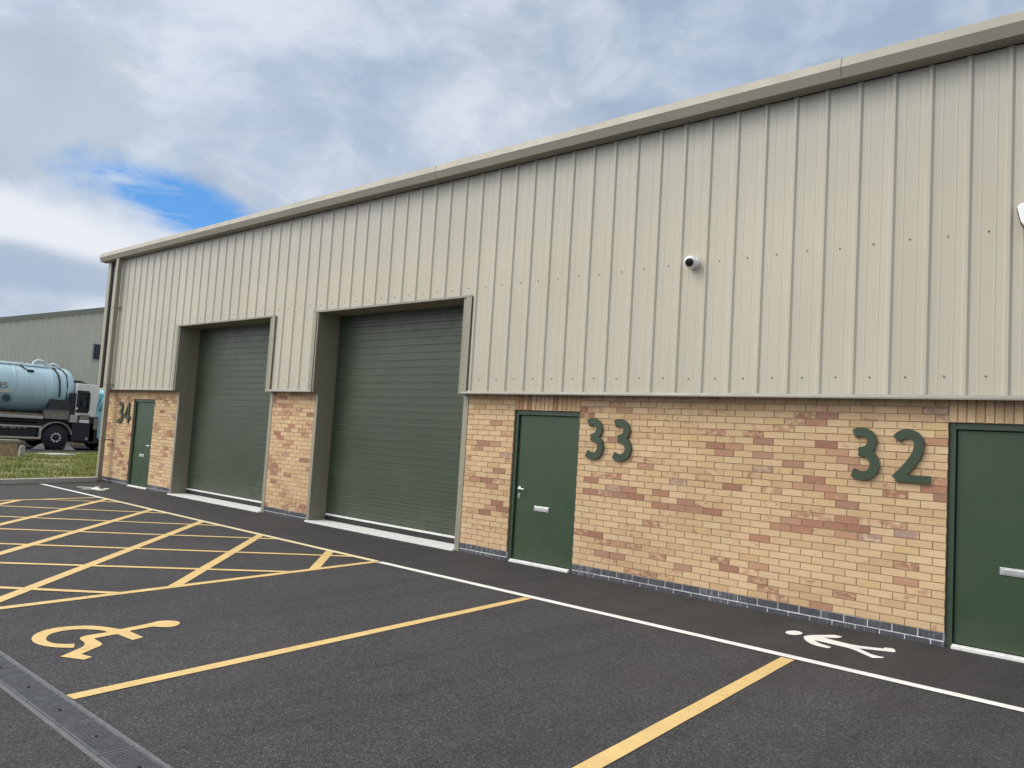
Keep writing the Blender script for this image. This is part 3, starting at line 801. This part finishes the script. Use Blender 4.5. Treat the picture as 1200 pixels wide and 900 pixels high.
def digit(ch, x, z0, parent):
    """digit about .27 wide, .50 high, lower-left at (x, z0)"""
    mb = MB(); Y0, Y1 = -.032, -.012; W = .088
    def sh(l): return [(x + a, z0 + b) for a, b in l]
    if ch == '3':
        ribbon(mb, catmull(sh([(.005, .448), (.055, .466), (.115, .463), (.165, .425), (.178, .365), (.150, .305), (.095, .275), (.055, .268)])), W, Y0, Y1)
        ribbon(mb, catmull(sh([(.055, .2695), (.115, .262), (.180, .225), (.208, .155), (.192, .085), (.140, .042), (.070, .034), (.0, .060)])), W, Y0 - .0012, Y1 - .001)
    elif ch == '2':
        ribbon(mb, catmull(sh([(.012, .408), (.055, .452), (.115, .468), (.180, .445), (.213, .385), (.205, .300), (.160, .205), (.085, .105), (.012, .020)])), W, Y0, Y1)
        mb.prism(sh([(.002, .0), (.318, .0), (.318, .072), (.078, .072)]), 'y', Y0 - .0012, Y1)
    elif ch == '4':
        mb.prism(sh([(.170, .0), (.236, .0), (.236, .50), (.170, .50)]), 'y', Y0, Y1)
        mb.prism(sh([(-.02, .118), (.30, .118), (.30, .180), (-.02, .180)]), 'y', Y0 - .0012, Y1)
        mb.prism(sh([(-.02, .179), (.052, .179), (.2335, .4985), (.165, .4985)]), 'y', Y0 - .0024, Y1)
    # stand-off pins
    for px_, pz in ((.12, .46), (.12, .04)) if ch != '4' else ((.2, .42), (.2, .06)):
        mb.lathe([(0, .008), (.03, .008)], 'y', (x + px_, -.015, z0 + pz), 8)
    o = mb.build('digit', M['digit'], parent)
    return o
for txt, xs, lab in (('33', (-.075, .335), 'dark green raised number 33 on the buff brick wall'),
                     ('32', (3.20, 3.592), 'dark green raised number 32 on the buff brick wall'),
                     ('34', (-14.18, -13.83), 'dark green raised number 34 on the brickwork by the far corner')):
    e = empty('unit_number', (xs[0], 0, 1.49)); tag(e, lab, 'number sign', 'unit numbers on the brick wall')
    for ch, x in zip(txt, xs):
        digit(ch, x - xs[0], 0, e)

# ================================================================== CAMERA DOME, ALARM BOX
cam = empty('security_camera', (1.372, -.10, 3.855)); cam.scale = (1.15, 1.15, 1.15); tag(cam, 'small white round security camera high on the cladding', 'security camera')
m_ = MB(); m_.lathe([(.0, .062), (-.022, .062), (-.03, .055), (-.045, .045)], 'y', (0, 0, 0), 28); m_.build('base', M['white_pl'], cam, smooth=True)
m_ = MB(); m_.lathe([(-.066 * math.cos(a), max(.002, .066 * math.sin(a))) for a in [i * math.pi / 14 for i in range(15)]], 'y', (0, -.075, 0), 28)
ball = m_.build('ball', M['white_pl'], cam, smooth=True)
m_ = MB(); dirv = Vector((.18, -.80, -.22)).normalized(); c0 = Vector((0, -.075, 0))
rot = dirv.to_track_quat('Z', 'Y').to_matrix()
vs = []; N = 24
for t, r in ((.050, .044), (.0655, .0415), (.068, .036), (.069, .001)):
    for k in range(N):
        a = 2 * math.pi * k / N; vs.append(c0 + rot @ Vector((r * math.cos(a), r * math.sin(a), t)))
m_.add(vs, [(i * N + k, i * N + (k + 1) % N, (i + 1) * N + (k + 1) % N, (i + 1) * N + k) for i in range(3) for k in range(N)])
m_.build('lens', M['lens'], ball, smooth=True)

al = empty('alarm_box', (4.60, -.131, 3.78)); tag(al, 'white alarm bell box with black base at the right end of the cladding', 'alarm box')
outl = [(.0, .235), (.015, .262), (.06, .275), (.30, .275), (.345, .262), (.36, .235), (.33, .10), (.265, .0), (.225, -.02), (.135, -.02), (.095, .0), (.03, .10)]
m_ = MB(); m_.prism(outl, 'y', -.075, -.02); m_.build('cover', M['white_pl'], al, bevel=.012, seg=3)
m_ = MB(); cx_, cz_ = .18, .13
m_.prism([(cx_ + (a - cx_) * 1.04, cz_ - .010 + (b - cz_) * 1.03) for a, b in outl], 'y', -.045, .0); m_.build('back_box', M['black'], al, bevel=.004)
m_ = MB(); m_.prism([(.10, .17), (.14, .20), (.26, .20), (.26, .18), (.15, .18), (.12, .15)], 'y', -.0775, -.075); m_.prism([(.13, .10), (.23, .10), (.23, .125), (.13, .125)], 'y', -.0775, -.075)
m_.build('printed_mark', M['blue_mark'], al)

# ================================================================== LEFT BACKGROUND
bw = empty('low_brick_wall', (-24.1, .3, 0)); tag(bw, 'low brick wall end with a dark stone coping on the grass', 'low wall')
m_ = MB(); m_.box(-.22, .12, -1.6, .56, .0, .53)
for i in range(7): m_.box(.12, .124, -1.6, .56, .0 + i * .075 + .002, .0 + i * .075 + .066)
m_.build('brickwork', M['bench_brick'], bw)
m_ = MB(); m_.box(-.28, .17, -1.65, .64, .53, .63); m_.build('coping', M['stone'], bw, bevel=.015)
m_ = MB(); m_.prism([(-.08, -.08), (.08, -.08), (.08, .08), (-.08, .08)], 'z', 0, .40); m_.prism([(-.06, -.06), (.06, -.06), (.06, .06), (-.06, .06)], 'z', .40, .44)
o = m_.build('marker_post', M['kerb'], bevel=.02); o.location = (-24.35, 1.12, .0); tag(o, 'short pale concrete post at the end of the low brick wall', 'post')
m_ = MB(); m_.box(-.45, .45, -.45, .45, .0, .06); m_.box(-.36, .36, -.36, .36, .06, .066)
o = m_.build('concrete_slab', M['kerb'], bevel=.01); o.location = (-25.35, 2.6, .075); o.rotation_euler = (0, 0, R(17)); tag(o, 'flat pale concrete cover slab lying in the grass', 'slab')

# far building
FB = empty('far_industrial_unit', (-37, 0, 0)); tag(FB, 'plain grey-green ribbed steel warehouse behind the tanker lorry', 'building')
def roofz(y): return 5.874 + (y - 3.559) * .2743 if y < 14 else 5.874 + (14 - 3.559) * .2743 - (y - 14) * .2743
fm = MB(); ys = []; y = -1.5
while y < 29.5:
    ys += [(y, 0), (y + .20, 0), (y + .235, .035), (y + .30, .035)]; y += .3333
n = len(ys)
fm.add([(x, yy, 1.6) for yy, x in ys] + [(x, yy, roofz(yy)) for yy, x in ys], [(i, i + 1, n + i + 1, n + i) for i in range(n - 1)])
fm.build('cladding', M['far_clad'], FB, normals=False)
fm = MB(); fm.box(-.3, -.05, -1.5, 29.5, 0, 1.6); fm.build('brick_base', M['bench_brick'], FB)
fm = MB()
for (ya, yb) in ((-1.8, 14), (14, 29.8)):
    za, zb = roofz(ya), roofz(yb)
    fm.add([(.10, ya, za - .16), (.10, yb, zb - .16), (.10, yb, zb + .09), (.10, ya, za + .09), (-30, ya, za - .16), (-30, yb, zb - .16), (-30, yb, zb + .09), (-30, ya, za + .09)],
           [(0, 1, 2, 3), (4, 7, 6, 5), (0, 4, 5, 1), (1, 5, 6, 2), (2, 6, 7, 3), (3, 7, 4, 0)])
fm.build('roof', M['drip'], FB)
fm = MB(); fm.box(-29.5, -.3, -1.5, -1.3, 0, 4.4); fm.build('side_wall', M['far_clad'], FB)
fm = MB(); fm.box(-29.5, -.3, 29.3, 29.5, 0, 4.4); fm.build('side_wall', M['far_clad'], FB)
fm = MB(); fm.box(.03, .07, 7.80, 8.22, 4.42, 5.30); wf = fm.build('louvre_window', M['greyrail'], FB)
fm = MB(); fm.box(.07, .08, 7.85, 8.17, 4.47, 5.25)
for i in range(9): fm.box(.08, .095, 7.85, 8.17, 4.49 + i * .085, 4.53 + i * .085)
fm.build('louvre', M['box_dark'], wf)
fm = MB(); fm.tube([(.12, 8.62, .1), (.12, 8.62, 7.0)], .055, 8); fm.build('downpipe', M['black'], FB)

# ------------------------------------------------------------------ tanker lorry (front axle at y=4.61, facing +y)
TR = empty('tanker_lorry', (-31.5, 4.61, 0)); tag(TR, 'pale blue tanker lorry with a white cab parked on the road', 'lorry')
def tp(mb, name, mats, parent=TR, **k): return mb.build(name, mats, parent, **k)
def Y(y): return y - 4.61
def wheel(x, y, out, name='wheel'):
    e = MB()
    prof = [(-.02, .30), (.03, .47), (.06, .515), (.25, .515), (.28, .47), (.31, .30)]
    e.lathe([(t * (-out), r) for t, r in prof], 'x', (x, y, .525), 36)
    tyre = tp(e, name, M['tyre'], smooth=True)
    rm = MB(); rm.lathe([((.06) * (-out), .29), (.0, .27), (.05 * -out, .20), (.0 * -out, .14), (.02 * out, .09), (.03 * out, .03)], 'x', (x, y, .525), 30)
    rm.build('rim', M['chassis'], tyre, smooth=True)
    nt_ = MB()
    for k in range(10):
        a = 2 * math.pi * k / 10
        cy_, cz = y + math.cos(a) * .175, .525 + math.sin(a) * .175
        nt_.lathe([(.0, .046), (.035 * out, .036), (.05 * out, .02)], 'x', (x, cy_, cz), 8)
    nt_.build('wheel_nut_cap', M['truck_white'], tyre)
for yy in (Y(4.61), Y(.35), Y(-1.05)):
    wheel(-.02, yy, 1); wheel(-2.48, yy, -1)
c = MB(); c.box(-1.75, -1.5, Y(-3), Y(6.0), .62, 1.15); c.box(-1.0, -.75, Y(-3), Y(6.0), .62, 1.15); c.box(-2.2, -.32, Y(-3), Y(5.1), 1.15, 1.40)
c.box(-2.3, -.2, Y(2.1), Y(3.9), .35, 1.1); c.box(-2.25, -.30, Y(3.9), Y(5.3), .75, 1.30)
tp(c, 'chassis', M['chassis'])
t_ = MB(); Rk = 1.045
prof = [(Y(-4.2), .3), (Y(-4.05), .7), (Y(-3.8), .95), (Y(-3.5), Rk)]
for yr in (-2.0, -.6, .85, 1.35, 2.9, 3.35, 4.35):
    prof += [(Y(yr) - .035, Rk), (Y(yr) - .02, Rk + .022), (Y(yr) + .02, Rk + .022), (Y(yr) + .035, Rk)]
prof += [(Y(4.85), Rk), (Y(5.09), Rk * .975), (Y(5.26), Rk * .88), (Y(5.36), Rk * .70), (Y(5.43), Rk * .4), (Y(5.445), .05)]
t_.lathe(prof, 'y', (-1.20, 0, 2.575), 64)
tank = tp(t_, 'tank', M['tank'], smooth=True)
r_ = MB(); r_.box(-.36, -.02, Y(-3.2), Y(4.05), 1.30, 1.42); tp(r_, 'side_rail', M['greyrail'], bevel=.015)
# pipes and fittings on top
p_ = MB(); p_.tube([(-.80, Y(-3), 3.585), (-.80, Y(4.6), 3.585)], .045, 8); p_.tube([(-1.5, Y(-3), 3.66), (-1.5, Y(4.5), 3.66)], .04, 8)
p_.build('top_rail', M['pale'], tank, smooth=True)
p_ = MB()
p_.tube([(-.9, Y(3.72), 3.50), (-.9, Y(3.75), 3.74), (-.92, Y(3.88), 3.83), (-.95, Y(4.08), 3.82), (-1.0, Y(4.18), 3.72), (-1.0, Y(4.2), 3.5)], .075, 10)
p_.tube([(-1.0, Y(4.4), 3.5), (-1.0, Y(4.42), 3.70), (-.95, Y(4.55), 3.76), (-.9, Y(4.72), 3.66), (-.9, Y(4.75), 3.45)], .065, 10)
p_.lathe([(0, .17), (.10, .17), (.12, .20), (.16, .20), (.18, .08)], 'z', (-1.15, Y(4.33), 3.56), 20)
p_.lathe([(0, .17), (.08, .17), (.10, .21), (.13, .21), (.15, .05)], 'z', (-1.2, Y(3.3), 3.56), 20)
p_.build('valve_pipe', M['pale'], tank, smooth=True)
h_ = MB()
def on_tank(y, ang, r=Rk + .04): return (-1.20 + r * math.sin(R(ang)), Y(y), 2.575 + r * math.cos(R(ang)))
h_.tube([on_tank(4.45, 12), on_tank(4.50, 30), on_tank(4.58, 48), on_tank(4.61, 66), on_tank(4.62, 88), (-.10, Y(4.62), 2.30)], .035, 8)
h_.build('hose', M['black'], tank, smooth=True)
h_ = MB(); h_.tube([on_tank(4.70, 14), on_tank(4.84, 32, Rk + .02), on_tank(4.93, 48, Rk + .02), on_tank(4.93, 75, Rk), (-.16, Y(4.93), 2.2)], .028, 8)
h_.build('hose', M['black'], tank, smooth=True)
h_ = MB(); h_.tube([on_tank(3.1, 12), on_tank(3.2, 28), on_tank(3.38, 44)], .025, 8); h_.lathe([(-.12, .05), (.12, .05)], 'y', on_tank(3.5, 45), 10)
h_.build('hose', M['black'], tank)
# lettering on the tank side: last letters of the side name, and a dark patch below
cu = bpy.data.curves.new('side_lettering', 'FONT'); cu.body = 'ES'; cu.size = .34; cu.extrude = .004
to = bpy.data.objects.new('tmp', cu); COL.objects.link(to)
bpy.context.view_layer.update()
me = bpy.data.meshes.new_from_object(to.evaluated_get(bpy.context.evaluated_depsgraph_get()))
bpy.data.objects.remove(to)
lt = bpy.data.objects.new('side_lettering', me); COL.objects.link(lt); me.materials.append(M['brown_print']); lt.parent = tank
lt.rotation_euler = (R(90), 0, R(90)); lt.location = (-.143, Y(2.30), 2.52)
h_ = MB(); h_.box(-.145, -.139, Y(1.2), Y(2.76), 2.33, 2.44); h_.build('cream_band', M['cream'], tank)
h_ = MB(); h_.lathe([(0, .16), (.012, .15)], 'x', (-.155, Y(2.62), 2.10), 20); h_.build('round_mark', M['teal_print'], tank)
# boxes
q = MB(); q.box(-.42, -.03, Y(4.12), Y(5.05), 1.33, 1.70); q.box(-.44, -.0, Y(4.10), Y(5.07), 1.70, 1.725); tp(q, 'tool_box', M['box_grey'], bevel=.01)
q = MB(); q.prism([(Y(4.22), 1.73), (Y(5.05), 1.73), (Y(5.10), 2.17), (Y(4.28), 2.19)], 'x', -.40, -.06); tp(q, 'hose_box', M['box_dark'], bevel=.01)
# side guard
q = MB(); q.box(-.10, -.05, Y(-.0), Y(4.03), .93, 1.00, 0); q.box(-.10, -.05, Y(-.0), Y(4.03), .44, .52, 1); q.box(-.101, -.049, Y(3.95), Y(4.035), .52, .93, 0)
tp(q, 'side_guard', [M['greyrail'], M['yelrail']])
for (ya, yb) in ((2.55, 2.78), (2.84, 3.10), (3.13, 3.28), (3.36, 3.50)):
    q = MB(); q.lathe([(0, .12), (.02, .14), (yb - ya - .02, .14), (yb - ya, .12)], 'y', (-.32, Y(ya), .92), 14)
    q.box(-.42, -.22, Y(ya) + .03, Y(yb) - .03, .55, .80); tp(q, 'air_tank', M['greyrail'])
# mudguard
q = MB(); pr = []
for i in range(19):
    a = R(12 + i * 9.0); pr.append((math.cos(a), math.sin(a)))
outer = [(u * .66, .55 + v * .66) for u, v in pr]; inner = [(u * .635, .55 + v * .635) for u, v in reversed(pr)]
for i in range(18):
    a, b_, c2, d2 = outer[i], outer[i + 1], inner[17 - i], inner[18 - i]
    q.prism([a, b_, c2, d2], 'x', -.42, .0)
tp(q, 'mudguard', M['greyrail'])
# cab
q = MB(); q.prism([(Y(5.30), 1.55), (Y(6.14), 1.50), (Y(6.22), 2.2), (Y(6.26), 2.86), (Y(6.22), 2.95), (Y(5.30), 2.97)], 'x', -2.48, -.02)
cab = tp(q, 'cab', M['truck_white'], bevel=.03)
q = MB(); q.prism([(Y(5.31), 2.66), (Y(5.80), 2.66), (Y(5.83), 1.66), (Y(5.31), 1.66)], 'x', -.022, -.012); q.build('side_window', M['cab_glass'], cab)
q = MB(); q.box(-.60, -.06, Y(5.04), Y(5.30), 1.40, 2.52); tp(q, 'air_intake', M['chassis'], bevel=.02)
q = MB(); q.tube([(.08, Y(5.80), 2.55), (.10, Y(5.80), 1.75)], .03, 6); q.tube([(.08, Y(5.40), 2.57), (.08, Y(5.81), 2.57)], .03, 6); q.box(.04, .14, Y(5.50), Y(5.68), 1.95, 2.20); q.build('mirror', M['chassis'], cab)
q = MB(); q.lathe([(0, .05), (.04, .04)], 'x', (-.01, Y(5.34), 1.85), 10); q.build('side_lamp', M['truck_white'], cab)
q = MB(); q.prism([(Y(5.12), 2.972), (Y(5.9), 2.972), (Y(5.5), 3.11), (Y(5.15), 3.09)], 'x', -2.0, -.4); q.build('roof_fairing', M['box_dark'], cab)
q = MB(); q.box(-.35, -.01, Y(5.10), Y(5.42), 1.22, 1.56); tp(q, 'fuel_filter_box', M['greyrail'], bevel=.02)
q = MB(); q.box(-.35, .0, Y(5.50), Y(5.90), 1.37, 1.60, 0); q.box(-.33, .02, Y(5.50), Y(5.90), 1.22, 1.36, 1); tp(q, 'step_box', [M['box_grey'], M['sill']], bevel=.01)
q = MB(); q.box(-2.46, -.04, Y(5.24), Y(6.20), .38, 1.24); q.box(-2.46, -.04, Y(5.95), Y(6.32), .30, 1.52); tp(q, 'bumper', M['chassis'], bevel=.03)
q = MB(); q.lathe([(0, .055), (.03, .05)], 'x', (-.03, Y(5.86), .52), 12); tp(q, 'fog_lamp', M['alu'])
q = MB(); q.box(-.05, .05, Y(6.10), Y(6.30), .95, 1.45); tp(q, 'headlight', M['box_grey'], bevel=.02)

for k, (yy, lab) in enumerate(((4.02, 'grey triangular wheel chock behind the lorry front wheel'), (5.20, 'grey triangular wheel chock in front of the lorry front wheel'))):
    q = MB(); s = 1 if k == 0 else -1
    q.prism([(-.26, 0), (.20, 0), (.14 * s, .24), (.05 * s, .25)] if s > 0 else [(-.20, 0), (.26, 0), (-.05, .25), (-.14, .24)], 'x', -.12, .12)
    o = q.build('wheel_chock', M['greyrail'], bevel=.01); o.location = (-31.62, yy, .0); tag(o, lab, 'wheel chock', 'wheel chocks')

# pale blue van nose just beyond the lorry
VN = empty('pale_blue_van', (-33.0, 8.4, 0)); tag(VN, 'pale blue van with a teal windscreen, half hidden beyond the lorry cab', 'van')
q = MB(); q.prism([(-2.2, .55), (-2.2, 1.55), (-2.05, 1.78), (-1.62, 2.70), (-1.4, 2.83), (2.5, 2.83), (2.55, .55)], 'x', -1.0, 1.0); vb = q.build('body', M['paleblue'], VN, bevel=.05)
q = MB(); q.add([(-.92, -2.035, 1.85), (.92, -2.035, 1.85), (.84, -1.67, 2.62), (-.84, -1.67, 2.62)], [(0, 1, 2, 3)]); q.build('windscreen', M['teal_glass'], vb)
q = MB(); q.prism([(-1.98, 1.80), (-1.60, 2.62), (-.8, 2.62), (-.8, 1.75)], 'x', .995, 1.008); q.build('side_window', M['teal_glass'], vb)
q = MB(); q.prism([(-1.2, 1.0), (.9, 1.15), (.9, 1.35), (-1.2, 1.3)], 'x', .998, 1.006); q.build('side_stripe', M['white_pl'], vb)
q = MB(); q.box(-1.02, 1.02, -2.32, -2.1, .35, .95); q.box(-.98, .98, -2.2, 2.5, .3, .56); q.build('bumper', M['chassis'], VN, bevel=.03)
for sx in (-1, 1):
    q = MB(); q.box(sx * .78 - .16, sx * .78 + .16, -2.23, -2.18, 1.05, 1.3); q.build('headlight', M['alu'], vb)
    for yy in (-1.35, 1.6):
        q = MB(); q.lathe([(-.12, .2), (-.1, .34), (.1, .34), (.12, .2)], 'x', (sx * .88, yy, .34), 24); q.build('wheel', M['tyre'], VN, smooth=True)

# ================================================================== LIGHT AND SKY
SUN_EL, SUN_AZ = R(48), None
sd = Vector((-.62, -.70, 0)).normalized() * math.cos(SUN_EL) + Vector((0, 0, math.sin(SUN_EL)))   # towards the sun
sl = bpy.data.lights.new('sun', 'SUN'); sl.energy = 1.15; sl.angle = R(20); sl.color = (1.0, .955, .88)
so = bpy.data.objects.new('sun', sl); COL.objects.link(so); so.rotation_euler = (-sd).to_track_quat('-Z', 'Y').to_euler(); so.location = (-8, -12, 15)

W = bpy.data.worlds.new('World'); SC.world = W; W.use_nodes = True
nt = NT(W.node_tree)
bg = W.node_tree.nodes['Background']
tc = nt.node('ShaderNodeTexCoord').outputs['Generated']
sky = nt.node('ShaderNodeTexSky'); sky.sky_type = 'NISHITA'; sky.sun_disc = False
sky.sun_elevation = SUN_EL; sky.sun_rotation = math.atan2(sd.x, sd.y)
sky.air_density = 1.0; sky.dust_density = .6; sky.ozone_density = 2.0
D = nt.vmath('NORMALIZE', tc)
def blob(c, ea, sa, sb, namp, nscale, seed, edge=.6):
    """soft elliptical mask round direction c; ea = long axis; noise-warped"""
    c = Vector(c).normalized(); ea = Vector(ea); ea = (ea - c * ea.dot(c)).normalized(); eb = c.cross(ea)
    u = nt.math('DIVIDE', nt.vmath('DOT_PRODUCT', D, tuple(ea)), sa); v = nt.math('DIVIDE', nt.vmath('DOT_PRODUCT', D, tuple(eb)), sb)
    r = nt.math('SQRT', nt.math('ADD', nt.math('MULTIPLY', u, u), nt.math('MULTIPLY', v, v)))
    nz = nt.noise(nt.mapping(D, (1, 1, 2.2), (seed, 0, 0)), nscale, 6, .62)
    r = nt.math('ADD', r, nt.math('MULTIPLY', nt.math('SUBTRACT', nz, .5), namp))
    front = nt.range(nt.vmath('DOT_PRODUCT', D, tuple(c)), .0, .2)
    return nt.math('MULTIPLY', nt.range(r, 1 + edge * .5, 1 - edge * .5, 0, 1, True), front)
S = 10.0   # cloud radiance is scaled up because the background strength is 0.1
def C_(r, g_, b_): return (r * S, g_ * S, b_ * S)
warp = nt.node('ShaderNodeTexNoise'); nt.l.new(D, warp.inputs['Vector']); warp.inputs['Scale'].default_value = 3.5; warp.inputs['Detail'].default_value = 4
wv = nt.vmath('SCALE', nt.vmath('SUBTRACT', warp.outputs['Color'], (.5, .5, .5))); wv.node.inputs['Scale'].default_value = .16
Dv = nt.vmath('ADD', D, wv)
n1 = nt.noise(nt.mapping(Dv, (1, 1, 1.9)), 3.6, 6, .55, .2)
n2 = nt.noise(nt.mapping(Dv, (1, 1, 1.7), (4, 2, 1)), 8.0, 7, .56, .3)
n3 = nt.noise(nt.mapping(Dv, (1, 1, 1.8), (8, 1, 3)), 20, 6, .6, .4)
c = nt.ramp(n1, [(.34, C_(.42, .50, .625)), (.46, C_(.515, .60, .745)), (.55, C_(.60, .68, .80)), (.66, C_(.70, .76, .855))])
c = nt.mix(nt.range(n2, .47, .66, 0, .55), c, C_(.74, .79, .87))
c = nt.mix(nt.range(n2, .48, .34, 0, .50), c, C_(.43, .51, .64))
c = nt.mix(nt.range(n3, .50, .70, 0, .22), c, C_(.84, .87, .92))
c = nt.mix(nt.range(n3, .48, .32, 0, .20), c, C_(.42, .50, .62))
c = nt.mix(nt.math('MULTIPLY', blob((-.60, .67, .43), (.3, .2, .9), .15, .085, 1.8, 7, 3, 1.2), .80), c, C_(.86, .89, .94))
dk = blob((-.27, .84, .50), (.9, .4, .1), .45, .22, 1.6, 5, 7, 1.1)
c = nt.mix(nt.math('MULTIPLY', dk, nt.range(n2, .60, .40, .45, .9)), c, C_(.345, .44, .585))
c = nt.mix(nt.math('MULTIPLY', blob((-.90, .27, .325), (.5, .7, -.1), .12, .075, 1.5, 9, 5, .45), .70), c, C_(.47, .55, .635))
# the blue gap low on the left
gap = blob((-.880, .412, .243), (.063, .167, -.045), .105, .028, 1.9, 7.5, 9, 1.1)
wisp = nt.range(nt.noise(nt.mapping(D, (1, 1, 4), (1, 5, 2)), 9, 6, .6, .6), .42, .66, 1, .25)
skyc = nt.mix(1, sky.outputs[0], (.62, 1.02, 1.48), 'MULTIPLY')
skyc = nt.mix(.6, skyc, C_(.14, .40, .84))
c = nt.mix(nt.math('MULTIPLY', nt.math('MULTIPLY', gap, wisp), 1.15, clamp=True), c, skyc)
# bright bank below the gap, grey band under it
c = nt.mix(nt.math('MULTIPLY', blob((-.935, .27, .195), (.2, .7, -.10), .17, .030, 1.0, 6, 2, 1.0), .95), c, C_(.83, .86, .92))
c = nt.mix(nt.math('MULTIPLY', blob((-.945, .27, .150), (.2, .8, 0), .20, .024, 1.0, 7, 4, .9), .85), c, C_(.40, .49, .635))
# thin bright cloud towards the hidden sun, and horizon haze
sg = nt.vmath('DOT_PRODUCT', D, tuple(sd))
glow = nt.math('POWER', nt.range(sg, .56, 1.0), 1.3)
c = nt.mix(nt.math('MULTIPLY', glow, .95), c, C_(4.6, 4.45, 4.2))
zc = nt.node('ShaderNodeSeparateXYZ'); nt.l.new(D, zc.inputs[0])
up = nt.math('MULTIPLY', nt.range(zc.outputs[2], .50, .95, 0, 1, True), .8)
c = nt.mix(up, c, C_(1.15, 1.2, 1.28))
c = nt.mix(nt.range(zc.outputs[2], .10, -.02, 0, .7), c, C_(.58, .63, .70))
nt.l.new(c, bg.inputs['Color']); bg.inputs['Strength'].default_value = .1

# ================================================================== CAMERA
cd = bpy.data.cameras.new('camera'); co = bpy.data.objects.new('camera', cd); COL.objects.link(co)
cd.sensor_width = 36; cd.lens = 915.11 / 1200 * 36; cd.clip_end = 2000; cd.clip_start = .05
rv = Vector((.7563492, .65130259, .06116233)); uv = Vector((-.000117547, -.0933610, .9956323)); fv = Vector((-.65416808, .75305289, .07053698))
mt = Matrix((( rv.x, uv.x, -fv.x, 5.755248), (rv.y, uv.y, -fv.y, -8.272645), (rv.z, uv.z, -fv.z, 1.668356), (0, 0, 0, 1)))
co.matrix_world = mt
SC.camera = co
SC.view_settings.view_transform = 'Standard'; SC.view_settings.look = 'None'; SC.view_settings.exposure = 0; SC.view_settings.gamma = 1
SC.render.film_transparent = False
SC.cycles.max_bounces = 6
